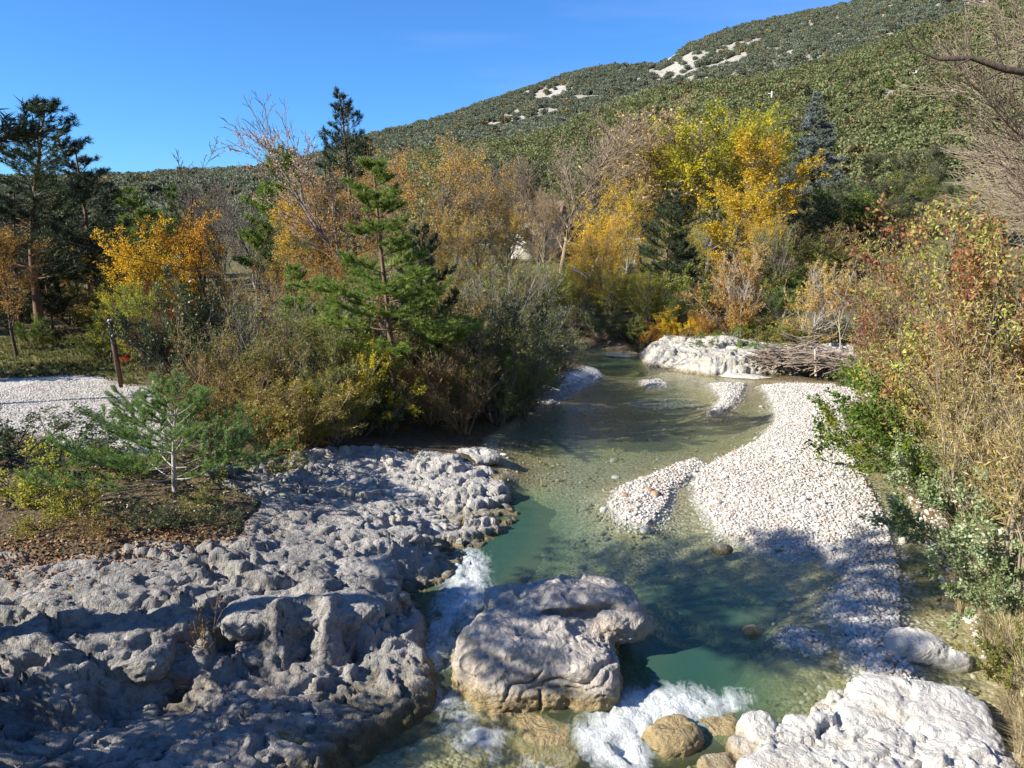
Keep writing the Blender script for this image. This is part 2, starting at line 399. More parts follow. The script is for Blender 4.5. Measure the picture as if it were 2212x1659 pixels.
BANK_R = poly_z([(1384, 768), (1404, 791), (1460, 801), (1530, 812), (1600, 812), (1690, 808), (1760, 812), (1862, 828), (1890, 790), (1870, 775), (1760, 752), (1640, 745), (1560, 742), (1480, 748), (1420, 752)], 0.0)
def river_z(X, Y):
    """the water surface: level upstream, dropping over the step beside the boulder"""
    return -0.20 * sstep(10.0, 8.2, Y)
def fields(X, Y):
    """everything the ground is made of, at points X, Y"""
    sh = X.shape; X, Y = X.ravel().astype(float), Y.ravel().astype(float)
    land = np.full(X.shape, 60.0)
    near = (X > -75) & (X < 85) & (Y > -5) & (Y < 100)
    xn, yn = X[near], Y[near]
    dw = -sdf(WATER, xn, yn)                                   # distance from the water's edge, positive on land
    land[near] = dw
    P = np.stack([xn, yn, np.zeros_like(xn)], 1)
    big = fbm(P * 0.35, 4, 3); fine = fbm(P * 2.2, 3, 5)
    # river bed
    depth = 0.07 + 0.26 * sstep(0, 3.0, -dw) + 0.05 * big
    bar = np.full(xn.shape, -9.0)
    for b in BARS: bar = np.maximum(bar, sdf(b, xn, yn) + 0.10 * fbm(P * 1.7, 3, 8))
    depth = np.minimum(depth, 0.02 + 0.30 * np.clip(-bar, 0, 9) ** 0.8)
    for poly, dd, soft in ((DEEP_A, 1.25, 0.6), (DEEP_B, 1.35, 0.55), (DEEP_C, 0.55, 1.0), (FAR_POOL, 0.8, 1.5)):
        s = sdf(poly, xn, yn) + 0.25 * fbm(P * 1.1, 3, 12)
        depth = np.maximum(depth, dd * sstep(-soft, soft, s))
    sh_ = sdf(SHELF, xn, yn); depth = np.where(sh_ > -0.3, depth * (1 - 0.85 * sstep(-0.3, 0.15, sh_)), depth)
    bed = -depth + 0.03 * fine + river_z(xn, yn) * 0.9
    barz = 0.015 + 0.16 * (1 - np.exp(-np.clip(bar, 0, 9) / 0.9)) + 0.035 * fine
    bed = np.where(bar > 0, np.maximum(bed, barz), bed)
    # banks
    dl = np.clip(dw, 0, 60)
    cen = np.interp(yn, [0, 8, 12, 18, 25, 32, 40], [2, 2, 2.5, 3.5, 6, 8, 5])
    left = xn < cen
    bank = np.where(left, 0.04 + 1.05 * (1 - np.exp(-dl / 2.6)), 0.03 + 0.8 * (1 - np.exp(-dl / 0.9)) + 0.5 * (1 - np.exp(-dl / 5)) )
    bank = bank + 0.10 * big * np.clip(dl, 0, 1) + 0.03 * fine * np.clip(dl, 0, 1)
    lb = left_base(xn, yn)
    wl = np.where(left, sstep(26, 21, yn) * sstep(-16, -12, xn), 0.0)
    rk = sdf(ROCK_L, xn, yn)
    lb2 = lb - 0.50 * sstep(-0.1, 0.5, rk) + 0.03 * fine
    bank = bank * (1 - wl) + lb2 * wl
    bank = bank - 1.2 * sstep(-2.6, 0.3, sdf(BANK_R, xn, yn)) * np.clip(dl, 0, 1)
    wb_ = np.where(wl > 0, sstep(-0.9, -0.05, dw), sstep(-0.35, 0.15, dw))
    z = bed * (1 - wb_) + bank * wb_
    Z = np.full(X.shape, 1.35); Z[near] = z
    B = np.full(X.shape, -9.0); B[near] = bar
    Lf = X < np.interp(Y, [0, 8, 12, 18, 25, 32, 40], [2, 2, 2.5, 3.5, 6, 8, 5])
    # the valley floor climbs behind the far bank, steeper on the right
    Z = Z + sstep(42, 95, Y) * 4.2 + sstep(8, 38, X) * sstep(36, 76, Y) * 5.6
    RK = np.full(X.shape, -9.0); RK[near] = rk
    return [a.reshape(sh) for a in (Z, land, B, RK, Lf)]
def gzs(x, y):
    """height of the built ground sheet"""
    x, y = np.asarray(x, float), np.asarray(y, float)
    i = np.clip(np.searchsorted(gx, x) - 1, 0, len(gx) - 2); j = np.clip(np.searchsorted(gy, y) - 1, 0, len(gy) - 2)
    a = (x - gx[i]) / (gx[i + 1] - gx[i]); b_ = (y - gy[j]) / (gy[j + 1] - gy[j])
    return (GZ[j, i] * (1 - a) + GZ[j, i + 1] * a) * (1 - b_) + (GZ[j + 1, i] * (1 - a) + GZ[j + 1, i + 1] * a) * b_
def gz(x, y):
    return float(gzs(x, y))

def axis(lo, hi, step, a, b, g=1.075):
    mid = np.arange(lo, hi + step * .5, step); up = [mid[-1]]; dn = [mid[0]]; s = step
    while up[-1] < b: s *= g; up.append(up[-1] + s)
    s = step
    while dn[-1] > a: s *= g; dn.append(dn[-1] - s)
    return np.concatenate([dn[:0:-1], mid, up[1:]])
gx = axis(-13, 15, 0.12, -2600, 2600); gy = axis(5, 40, 0.12, -300, 3200)
GX, GY = np.meshgrid(gx, gy)
GZ, LAND, BAR, RKL, LEFT = fields(GX, GY)
def settle(Z, where, n):
    """let the river smooth its own bed"""
    for _ in range(n):
        B_ = Z.copy(); B_[1:-1, 1:-1] = (Z[1:-1, 1:-1] * 2 + Z[:-2, 1:-1] + Z[2:, 1:-1] + Z[1:-1, :-2] + Z[1:-1, 2:]) / 6
        Z = np.where(where, B_, Z)
    return Z
GZ = settle(GZ, (LAND < -0.25) & (BAR < -0.15), 22)
# meadow and gravel clearing on the left, masks for the ground material
CLEAR = np.array([on_z(u, v, 1.15)[:2] for u, v in [(-500, 815), (0, 812), (190, 808), (330, 840), (370, 900), (330, 960), (200, 990), (90, 940), (0, 925), (-500, 960)]])
MEADOW = np.array([on_z(u, v, 1.15)[:2] for u, v in [(-600, 690), (0, 705), (260, 725), (330, 790), (300, 830), (180, 812), (0, 815), (-600, 818)]])
nearm = (GX > -40) & (GX < 30) & (GY > 0) & (GY < 60)
mc = np.zeros(GX.shape); mm = np.zeros(GX.shape)
Pn = np.stack([GX[nearm], GY[nearm], 0 * GX[nearm]], 1); wob = 0.5 * fbm(Pn * 0.8, 3, 31)
mc[nearm] = sstep(-0.4, 0.3, sdf(CLEAR, GX[nearm], GY[nearm]) + wob)
mm[nearm] = sstep(-0.5, 0.8, sdf(MEADOW, GX[nearm], GY[nearm]) + wob)
far_grass = sstep(40, 60, GY) * 0.6
mask = np.stack([np.clip(np.maximum(sstep(-0.25, 0.05, BAR), mc), 0, 1), np.clip(np.maximum(mm * (1 - mc), far_grass), 0, 1),
                 sstep(0.1, -0.15, LAND) * (1 - sstep(-0.25, 0.05, BAR)), np.ones(GX.shape)], -1)

def ground_material():
    m, nt, out = new_mat("ground")
    g = N(nt, 'NewGeometry'); pos = g.outputs['Position']
    a = attr(nt, 'mask'); sp = N(nt, 'SeparateColor'); L(nt, a.outputs['Color'], sp.inputs[0])
    n1 = noise_n(nt, pos, 0.9, 5, 0.6); n2 = noise_n(nt, pos, 7.0, 6, 0.7); n3 = noise_n(nt, pos, 30, 3, 0.6)
    vo = N(nt, 'TexVoronoi', Scale=17.0); L(nt, pos, vo.inputs['Vector'])
    vs = N(nt, 'SeparateColor'); L(nt, vo.outputs['Color'], vs.inputs[0]); vr = vs.outputs[0]
    soil = ramp(nt, n2, [(0.25, (0.055, 0.042, 0.026)), (0.5, (0.12, 0.088, 0.05)), (0.75, (0.19, 0.15, 0.095))])
    gravel = ramp(nt, vr, [(0.0, (0.36, 0.33, 0.29)), (0.5, (0.50, 0.48, 0.44)), (1.0, (0.60, 0.58, 0.55))])
    gravel = mixc(nt, ramp(nt, n2, [(0.55, (0, 0, 0)), (0.7, (.55, .55, .55))]), gravel, (0.30, 0.22, 0.14))
    grass = mixc(nt, ramp(nt, n2, [(0.35, (0, 0, 0)), (0.65, (1, 1, 1))]), (0.10, 0.115, 0.03), (0.22, 0.20, 0.09))
    bedc = ramp(nt, vr, [(0.0, (0.20, 0.17, 0.085)), (0.45, (0.32, 0.28, 0.16)), (0.8, (0.40, 0.365, 0.23)), (1.0, (0.48, 0.45, 0.34))])
    bedc = mixc(nt, ramp(nt, n1, [(0.4, (0, 0, 0)), (0.68, (.8, .8, .8))]), bedc, (0.25, 0.21, 0.09))
    c = mixc(nt, sp.outputs[1], soil, grass); c = mixc(nt, sp.outputs[2], c, bedc); c = mixc(nt, sp.outputs[0], c, gravel)
    p = N(nt, 'BsdfPrincipled', Roughness=0.9); p.inputs['Specular IOR Level'].default_value = 0.15
    L(nt, c, p.inputs['Base Color'])
    h = math_n(nt, 'ADD', math_n(nt, 'MULTIPLY', vo.outputs['Distance'], -0.6), math_n(nt, 'ADD', n2, math_n(nt, 'MULTIPLY', n3, 0.3)))
    L(nt, bump(nt, h, 0.8, 0.05), p.inputs['Normal'])
    L(nt, p.outputs[0], out.inputs['Surface']); return m
ground = link("ground", mesh_np("ground", np.stack([GX, GY, GZ], -1).reshape(-1, 3), [grid_faces(len(gx), len(gy))], True,
              {'mask': mask.reshape(-1, 4)}), None, ground_material())
tag(ground, "river valley ground with gravel bars, stony bed and earth banks", None, None, "structure")

# ------------------------------------------------------------------ water
wx = np.arange(-7.0, 18.0, 0.075); wy = np.arange(3.0, 46.0, 0.075)
WX, WY = np.meshgrid(wx, wy)
WB, WLAND, WBAR, _, _ = fields(WX, WY); WB = settle(WB, (WLAND < -0.25) & (WBAR < -0.15), 55)
PW = np.stack([WX.ravel(), WY.ravel(), 0 * WX.ravel()], 1)
foam = np.zeros(WX.size)
wobw = fbm(PW * 1.6, 4, 51)
for poly, k in FOAM:
    s = sdf(poly, WX.ravel(), WY.ravel()) + 0.16 * wobw
    foam = np.maximum(foam, k * sstep(-0.36, 0.30, s))
rip = fbm(PW * np.array([1.3, 3.0, 1]), 3, 61)
turb = ridged(PW * 3.4, 4, 71)
WZ = river_z(WX, WY).ravel() + 0.010 * rip + foam * (0.17 * turb + 0.07 * fbm(PW * 6.0, 3, 72) - 0.08)
depth = np.clip(WZ - WB.ravel(), -0.3, 3)
VW = np.stack([WX.ravel(), WY.ravel(), WZ], 1)
fw = grid_faces(len(wx), len(wy))
fw = fw[(depth[fw].max(axis=1) > -0.06)]
used = np.zeros(len(VW), bool); used[fw.ravel()] = True
rm = np.cumsum(used) - 1
def water_material():
    m, nt, out = new_mat("river_water")
    g = N(nt, 'NewGeometry'); pos = g.outputs['Position']
    dep = attr(nt, 'depth').outputs['Fac']; fo = attr(nt, 'foam').outputs['Fac']
    mpn = N(nt, 'Mapping'); mpn.inputs['Scale'].default_value = (1.0, 2.2, 1.0); mpn.inputs['Rotation'].default_value = (0, 0, 0.25)
    L(nt, pos, mpn.inputs['Vector'])
    w1 = noise_n(nt, mpn.outputs['Vector'], 3.2, 4, 0.6, 0.6); w2 = noise_n(nt, mpn.outputs['Vector'], 13.0, 3, 0.6, 0.4)
    h = math_n(nt, 'ADD', w1, math_n(nt, 'MULTIPLY', w2, 0.35))
    nrm = bump(nt, h, 0.28, 0.04)
    # clear limestone water: a green cast that thickens with depth
    fac = ramp(nt, math_n(nt, 'MULTIPLY', dep, 0.6), [(0.0, (.0, .0, .0)), (0.10, (.10, .10, .10)), (0.30, (.42, .42, .42)), (0.75, (.86, .86, .86))])
    colr = ramp(nt, math_n(nt, 'MULTIPLY', dep, 0.6), [(0.0, (0.24, 0.25, 0.12)), (0.25, (0.16, 0.22, 0.115)), (0.5, (0.06, 0.13, 0.078)), (0.85, (0.018, 0.068, 0.048))])
    tr = N(nt, 'BsdfTransparent'); L(nt, ramp(nt, math_n(nt, 'MULTIPLY', dep, 0.6), [(0.0, (.97, .97, .95)), (0.6, (.55, .8, .66))]), tr.inputs['Color'])
    df = N(nt, 'BsdfDiffuse'); L(nt, colr, df.inputs['Color'])
    body = N(nt, 'MixShader'); L(nt, fac, body.inputs[0]); L(nt, tr.outputs[0], body.inputs[1]); L(nt, df.outputs[0], body.inputs[2])
    gl = N(nt, 'BsdfGlossy', Roughness=0.06); L(nt, nrm, gl.inputs['Normal'])
    dt = N(nt, 'VectorMath', operation='DOT_PRODUCT'); L(nt, g.outputs['Incoming'], dt.inputs[0]); L(nt, nrm, dt.inputs[1])
    fres = math_n(nt, 'ADD', math_n(nt, 'MULTIPLY', math_n(nt, 'POWER', math_n(nt, 'SUBTRACT', 1.0, math_n(nt, 'ABSOLUTE', dt.outputs['Value'])), 5.0), 0.98), 0.02)
    s1 = N(nt, 'MixShader'); L(nt, fres, s1.inputs[0]); L(nt, body.outputs[0], s1.inputs[1]); L(nt, gl.outputs[0], s1.inputs[2])
    # white water: lacy filaments at the edge, closed foam in the middle
    mf = N(nt, 'Mapping'); mf.inputs['Scale'].default_value = (1.0, 0.55, 1.0); mf.inputs['Rotation'].default_value = (0, 0, -0.35); L(nt, pos, mf.inputs['Vector'])
    f1 = noise_n(nt, mf.outputs['Vector'], 2.4, 9, 0.66, 0.9); f2 = noise_n(nt, pos, 9.0, 8, 0.7, 0.5)
    fil = math_n(nt, 'SUBTRACT', 0.36, math_n(nt, 'MULTIPLY', math_n(nt, 'ABSOLUTE', math_n(nt, 'SUBTRACT', f1, 0.5)), 2.4))
    fm = math_n(nt, 'ADD', math_n(nt, 'MULTIPLY', fo, 0.50), math_n(nt, 'ADD', fil, math_n(nt, 'MULTIPLY', math_n(nt, 'SUBTRACT', f2, 0.5), 0.75)))
    fmask = ramp(nt, fm, [(0.36, (0, 0, 0)), (0.60, (.40, .40, .40)), (0.95, (.96, .96, .96))])
    fmask = math_n(nt, 'MULTIPLY', fmask, math_n(nt, 'MULTIPLY', fo, 3.0, True))
    fb = N(nt, 'BsdfPrincipled', Roughness=0.6); fb.inputs['Base Color'].default_value = (0.78, 0.82, 0.82, 1)
    L(nt, bump(nt, math_n(nt, 'ADD', f1, f2), 0.9, 0.12), fb.inputs['Normal'])
    s2 = N(nt, 'MixShader'); L(nt, fmask, s2.inputs[0]); L(nt, s1.outputs[0], s2.inputs[1]); L(nt, fb.outputs[0], s2.inputs[2])
    L(nt, s2.outputs[0], out.inputs['Surface']); return m
water = link("river_water", mesh_np("river_water", VW[used], [rm[fw]], True, {'depth': depth[used], 'foam': foam[used]}), None, water_material())
tag(water, "clear green river water with white rapids round the boulder", None, None, "structure")

# ------------------------------------------------------------------ rock
M_ROCK = rock_mat("grey_limestone", (0.47, 0.445, 0.40), (0.30, 0.285, 0.265), (0.11, 0.105, 0.10), (0.36, 0.28, 0.20), 0.07, 1.3, washed=(0.60, 0.57, 0.51))
M_WHITE = rock_mat("white_limestone", (0.68, 0.65, 0.59), (0.57, 0.54, 0.48), (0.33, 0.31, 0.28), (0.52, 0.42, 0.29), -0.12, 1.0, (0.36, 0.28, 0.15), (0.25, 0.2, 0.11))
M_BOULDER = rock_mat("boulder_limestone", (0.58, 0.53, 0.46), (0.46, 0.42, 0.37), (0.24, 0.22, 0.20), (0.50, 0.40, 0.28), 0.10, 1.2, (0.44, 0.34, 0.18), (0.28, 0.22, 0.11))
M_BANK = rock_mat("bank_limestone", (0.60, 0.57, 0.49), (0.48, 0.45, 0.38), (0.26, 0.24, 0.20), (0.42, 0.34, 0.22), 0.02)

def fractured(X, Y, base, amp, s, cell=1.0, dip=(0.35, 0.15)):
    """broken, bedded limestone on a base surface: tilted blocks, cracks between them and rounded bumps"""
    P = np.stack([X, Y, base * 0.6], 1)
    wv = np.stack([fbm(P * 0.9, 3, s + 1), fbm(P * 0.9, 3, s + 2), 0 * X], 1) * 0.35
    ca, sa = math.cos(0.5), math.sin(0.5)
    Q = P + wv; Q = np.stack([(Q[:, 0] * ca + Q[:, 1] * sa) / 1.15, (-Q[:, 0] * sa + Q[:, 1] * ca) / 0.62, Q[:, 2]], 1) / cell
    f1, f2, r1, o1 = worley(Q, s + 3, True); g1, g2, r2, o2 = worley(Q * 2.6 + 5, s + 4, True); k1, k2, r3 = worley(Q * 6.5 + 9, s + 6)
    tilt = lambda o, r, k: k * (o[:, 0] * np.cos(r * 40.0) * 0.7 + o[:, 1] * (np.sin(r * 57.0) * 0.7 + 0.35))
    brk = 0.30 + 0.70 * sstep(-0.12, 0.25, fbm(P * 0.55, 2, s + 15))                # smooth swells and broken zones
    h = base + amp * brk * ((r1 - 0.5) * 0.26 + (r2 - 0.5) * 0.08 + tilt(o1, r1, 0.24 * cell) + tilt(o2, r2, 0.10 * cell))
    # bedding steps, tilted: broad treads and short risers
    bed_ = h + dip[0] * (X * 0.25) + dip[1] * (Y * 0.25) + amp * 0.05 * fbm(P * 0.9, 2, s + 12)
    st = 0.17; q = bed_ / st; fr_ = q - np.floor(q)
    h = h + ((np.floor(q) + sstep(0.36, 0.60, fr_)) * st - bed_) * (0.35 + 0.5 * brk)
    h -= amp * (0.24 * brk * np.exp(-(f2 - f1) / 0.04) + 0.09 * np.exp(-(g2 - g1) / 0.035) + 0.012 * np.exp(-(k2 - k1) / 0.10))
    h += amp * (0.06 * fbm(P * 1.6, 3, s + 7) + 0.045 * fbm(P * 5.0, 3, s + 8))
    pit = noise3(P * np.array([2.4, 4.0, 1]), s + 14); h -= amp * 0.09 * sstep(0.32, 0.6, pit)
    return h
def roughen(V, F, amt, s):
    """push a surface along its own normals with solid noise, so faces overhang and crumble"""
    me = mesh_np("tmp", V, [F]); nv = np.empty(len(V) * 3, np.float32); me.vertex_normals.foreach_get('vector', nv); nv = nv.reshape(-1, 3)
    bpy.data.meshes.remove(me)
    P = V * np.array([1, 1, 2.6])
    d = 0.75 * fbm(P * 1.9, 4, s, 0.55) + 0.65 * fbm(P * np.array([1.6, 1.6, 8.0]), 3, s + 3) + 0.30 * fbm(P * 9.0, 3, s + 5)
    k = noise3(P * 2.2 + 7, s + 9); d -= 0.5 * np.exp(-np.abs(k) / 0.045) * sstep(-.1, .3, noise3(P * 0.8, s + 10))
    return V + nv * (d * amt)[:, None]

lx = np.arange(-10.5, 0.6, 0.036); ly = np.arange(5.6, 22.5, 0.036)
LX, LY = np.meshgrid(lx, ly); sh0 = LX.shape; LXr, LYr = LX.ravel(), LY.ravel()
lb = left_base(LXr, LYr)
rkl = sdf(ROCK_L, LXr, LYr) + 0.22 * fbm(np.stack([LXr, LYr, 0 * LXr], 1) * 1.2, 3, 77)
lh = fractured(LXr, LYr, lb, 0.9 * (0.35 + 0.65 * sstep(-0.3, 0.3, rkl)), 100, 1.0)
lh = lh - 0.55 * sstep(0.12, -0.35, rkl)
Vl = np.stack([LXr, LYr, lh], 1); Fl = grid_faces(len(lx), len(ly))
keep = (rkl[Fl].max(1) > -0.6)
Vl = roughen(Vl, Fl, 0.075, 120)
us = np.zeros(len(Vl), bool); us[Fl[keep].ravel()] = True; rmap = np.cumsum(us) - 1
ledge = link("rock_ledge", mesh_np("rock_ledge", Vl[us], [rmap[Fl[keep]]], True), None, M_ROCK)
tag(ledge, "big fractured grey limestone ledge with shaded faces along the left bank", "rock ledge")

def outcrop(name, poly, hmax, soft, amp, s, step, mat, label, cat, cell=0.7, pools=0.0, rough=0.05, base_z=0.0, flat=1.0):
    lo, hi = poly.min(0) - 0.5, poly.max(0) + 0.5
    ax, ay = np.arange(lo[0], hi[0], step), np.arange(lo[1], hi[1], step)
    X, Y = np.meshgrid(ax, ay); X, Y = X.ravel(), Y.ravel()
    P = np.stack([X, Y, 0 * X], 1)
    d = sdf(poly, X, Y) + 0.13 * fbm(P * 2.4, 3, s)
    b = base_z - 0.45 + (hmax + 0.45) * sstep(-soft, soft, d) ** flat
    b += 0.16 * amp * fbm(P * 0.8, 3, s + 2)
    if pools: b -= pools * sstep(0.12, 0.42, fbm(P * 1.05 + 3, 2, s + 4)) * sstep(0.1, 0.6, d)
    h = fractured(X, Y, b, amp * sstep(-0.4, 0.1, d), s, cell)
    F = grid_faces(len(ax), len(ay)); V = roughen(np.stack([X, Y, h], 1), F, rough, s + 20)
    k = d[F].max(1) > -0.42; u_ = np.zeros(len(V), bool); u_[F[k].ravel()] = True; r_ = np.cumsum(u_) - 1
    o = link(name, mesh_np(name, V[u_], [r_[F[k]]], True), None, mat)
    return tag(o, label, cat)
OUT_R = np.array([on_z(u, v, -0.1)[:2] for u, v in [(1610, 1560), (1640, 1590), (1690, 1570), (1730, 1555), (1790, 1520), (1850, 1510), (1900, 1490), (1970, 1490), (2030, 1530), (2090, 1570),
         (2150, 1640), (2230, 1740), (2250, 1830), (1600, 1830), (1625, 1700), (1605, 1620)]])
orock = outcrop("rock_outcrop", OUT_R, 0.14, 0.30, 0.75, 200, 0.026, M_WHITE, "sunlit white limestone outcrop with small rock pools in the bottom right corner", "rock outcrop", 0.75, 0.32, 0.035)
outcrop("rock_bank", BANK_R, 0.72, 0.8, 0.85, 260, 0.05, M_BANK, "low pale rock bank below the driftwood across the river", "rock bank", 1.1, 0, 0.07)
SLAB_R = poly_z([(1470, 800), (1560, 806), (1640, 812), (1700, 818), (1690, 826), (1620, 823), (1540, 813)], 0.0)
outcrop("rock_slab", SLAB_R, 0.10, 0.35, 0.25, 280, 0.05, M_WHITE, "smooth bright white rock slab at the water's edge below the rock bank", "rock", 1.2, 0, 0.03)

ICO = {}
def ico(sub):
    if sub not in ICO:
        import bmesh
        bm = bmesh.new(); bmesh.ops.create_icosphere(bm, subdivisions=sub, radius=1.0)
        bm.verts.ensure_lookup_table()
        ICO[sub] = (np.array([v.co[:] for v in bm.verts]), np.array([[v.index for v in f.verts] for f in bm.faces])); bm.free()
    V, F = ICO[sub]; return V.copy(), F.copy()
def sculpt(name, blobs, voxel, amt, s, mat, blockiness=0.7, cleft=False):
    """rock as a union of rounded blocks, remeshed to one skin, then weathered with solid noise"""
    mb = MB()
    for i, (c, r, rz, tilt) in enumerate(blobs):
        V, F = ico(3)
        V = np.sign(V) * np.abs(V) ** blockiness; V *= np.array(r)
        M = np.array((Euler((tilt, tilt * 0.4, rz)).to_matrix()))
        V = V @ M.T + np.array(c); V += 0.10 * min(r) * np.stack([fbm(V * 1.5, 2, s + i), fbm(V * 1.5, 2, s + i + 50), fbm(V * 1.5, 2, s + i + 90)], 1)
        mb.add(V, F)
    t = bpy.data.objects.new("tmp", mb.mesh("tmp")); COL.objects.link(t)
    md = t.modifiers.new("r", 'REMESH'); md.mode = 'VOXEL'; md.voxel_size = voxel; md.use_smooth_shade = True
    dg = bpy.context.evaluated_depsgraph_get(); me = bpy.data.meshes.new_from_object(t.evaluated_get(dg))
    old = t.data; bpy.data.objects.remove(t); bpy.data.meshes.remove(old)
    n = len(me.vertices); V = np.empty(n * 3, np.float32); me.vertices.foreach_get('co', V); V = V.reshape(-1, 3).astype(float)
    nv = np.empty(n * 3, np.float32); me.vertex_normals.foreach_get('vector', nv); nv = nv.reshape(-1, 3)
    P = V * np.array([1, 1, 1.5])
    f1, f2, r1 = worley(P * 2.1 + 0.3 * np.stack([fbm(P * 2, 2, s), fbm(P * 2, 2, s + 1), fbm(P * 2, 2, s + 2)], 1), s + 3)
    g1, g2, _ = worley(P * 5.5, s + 4)
    k = noise3(P * 1.3 + 3, s + 8); k2_ = noise3(P * 3.1 + 9, s + 9)
    d = 1.1 * fbm(P * 1.2, 4, s + 5, 0.55) + 0.75 * fbm(P * 4.2, 4, s + 6, 0.6) + 0.25 * fbm(P * 14, 2, s + 7) - 1.2 * np.exp(-np.abs(k) / 0.035) * sstep(0, .3, noise3(P * .7, s + 11)) - 0.45 * np.exp(-np.abs(k2_) / 0.04) * sstep(0, .25, noise3(P * 1.1 + 4, s + 12)) + 0.25 * (r1 - .5) - 0.8 * sstep(.35, .6, noise3(P * 2.3, s + 13))
    if cleft:
        q = V[:, 1] - 10.12 - 0.16 * (V[:, 0] - .5) - 0.10 * noise3(V * 2.2, s + 31)
        d -= 2.2 * np.exp(-(q / 0.045) ** 2) * sstep(0.15, 0.4, V[:, 2])
        q2 = V[:, 2] - 0.18 - 0.2 * (V[:, 0] - .4) ** 2 - 0.12 * noise3(V * 1.8, s + 33); d -= 1.1 * np.exp(-(q2 / 0.035) ** 2) * sstep(9.9, 9.4, V[:, 1]) * sstep(.1, .5, V[:, 0])
    V += nv * (d * amt)[:, None]
    me.vertices.foreach_set('co', V.astype(np.float32).ravel()); me.update(); me.name = name
    me.polygons.foreach_set('use_smooth', np.ones(len(me.polygons), bool))
    me.materials.clear()
    return link(name, me, None, mat)
# the beds and blocks of the ledge that can be told apart
for i, (u, v, z, rx, ry, rh, rot, tl) in enumerate([
    (90, 1385, .84, .80, .45, .22, .1, .10), (270, 1398, .74, .58, .40, .20, -.2, .14), (430, 1325, .84, .85, .36, .18, .12, .12), (600, 1318, .84, .72, .36, .18, -.05, .1), (740, 1312, .74, .58, .36, .20, .2, .15), (822, 1280, .64, .42, .36, .24, .4, .1),
    (590, 1395, .48, .46, .34, .24, .3, .2), (700, 1388, .38, .42, .32, .22, -.2, .25), (480, 1440, .33, .46, .34, .26, .2, .2), (385, 1420, .48, .42, .34, .20, -.3, .2), (782, 1378, .24, .36, .30, .24, .3, .1), (300, 1465, .35, .45, .3, .2, .1, .2),
    (120, 1465, .58, .72, .40, .22, .15, .16), (30, 1545, .42, .62, .40, .22, -.1, .15), (655, 1510, .15, .52, .28, .17, .25, .12), (555, 1558, .20, .62, .34, .18, .2, .14), (425, 1588, .24, .62, .34, .18, .12, .12), (250, 1612, .28, .72, .34, .18, .1, .12),
    (560, 1635, .12, .52, .30, .16, .2, .1), (380, 1645, .22, .62, .30, .16, .1, .1), (1000, 985, .42, .95, .50, .12, .15, .06), (925, 1008, .42, .85, .50, .13, .1, .07), (985, 1045, .31, .85, .40, .12, .2, .07), (1005, 1072, .12, .62, .34, .13, .25, .06), (895, 1062, .40, .62, .40, .14, -.1, .1),
    (800, 1108, .58, .62, .44, .18, .2, .12), (720, 1160, .68, .72, .50, .18, -.1, .1), (862, 1160, .52, .46, .34, .24, .3, .15), (640, 1208, .84, .62, .44, .16, .1, .1), (780, 1230, .74, .62, .40, .20, .2, .1), (140, 1240, .98, .6, .4, .15, .0, .1), (330, 1240, .98, .7, .35, .14, .2, .1)]):
    c_ = on_z(u, v, z); dz = rh * 0.55
    o_ = sculpt("rock_block", [((c_[0], c_[1], c_[2] - dz), (rx, ry, rh), rot + 0.3, tl), ((c_[0] + rx * .45 * math.cos(i), c_[1] + ry * .4 * math.sin(i * 2.1), c_[2] - dz * 1.25), (rx * .6, ry * .7, rh * .85), rot + .7, tl * 1.4)], 0.028, 0.075, 1300 + i * 17, M_ROCK, 0.5)
    o_.parent = ledge
for i, (u, v, z, rx, ry, rh, rot, tl) in enumerate([
    (1985, 1515, .26, .85, .46, .24, -.25, .12), (1905, 1545, .18, .55, .34, .19, -.1, .14), (2060, 1575, .22, .55, .36, .22, -.4, .1), (1640, 1570, .12, .24, .24, .24, .2, .3), (1700, 1600, .06, .26, .2, .16, .5, .2), (1760, 1570, .10, .40, .22, .14, .1, .14),
    (1800, 1530, .04, .25, .16, .12, .2, .1), (1690, 1650, .14, .55, .26, .2, .2, .1), (1830, 1655, .12, .3, .22, .2, .1, .1), (2090, 1650, .16, .6, .3, .2, -.3, .12), (2160, 1640, .04, .4, .2, .14, -.5, .1), (1960, 1620, .02, .3, .2, .12, .3, .1), (1740, 1630, .04, .16, .14, .12, .3, .1), (1610, 1610, .0, .2, .2, .16, .3, .1), (1560, 1655, -.1, .3, .2, .14, .3, .1)]):
    c_ = on_z(u, v, z - .1); dz = rh * 0.5
    o_ = sculpt("rock_block", [((c_[0], c_[1], c_[2] - dz), (rx, ry, rh), rot, tl), ((c_[0] + rx * .4 * math.cos(i), c_[1] + ry * .4 * math.sin(i * 2.1), c_[2] - dz * 1.2), (rx * .65, ry * .75, rh * .8), rot + .5, tl * 1.4)], 0.024, 0.045, 1900 + i * 13, M_WHITE, 0.6)
    o_.parent = orock
b = sculpt("river_boulder", [
    ((0.38, 9.72, -0.05), (1.18, 0.72, 0.66), 0.04, 0.16), ((0.30, 9.40, -0.15), (0.90, 0.50, 0.50), 0.15, 0.2), ((1.02, 9.40, -0.12), (0.55, 0.48, 0.60), -0.3, 0.12), ((-0.22, 9.62, -0.2), (0.46, 0.60, 0.42), 0.4, 0.2),
    ((0.95, 10.75, 0.36), (1.00, 0.58, 0.36), 0.10, -0.08), ((1.62, 10.32, 0.36), (0.46, 0.34, 0.24), 0.45, 0.05), ((0.02, 10.85, 0.34), (0.40, 0.30, 0.28), 0.3, 0.1), ((0.0, 10.30, 0.10), (0.55, 0.40, 0.42), 0.3, 0.1), ((1.2, 11.1, 0.3), (.6, .3, .38), -0.1, 0.1),
    ((0.7, 10.4, -0.25), (0.95, 0.75, 0.5), 0.0, 0.0)], 0.022, 0.085, 300, M_BOULDER, 0.68, cleft=True)
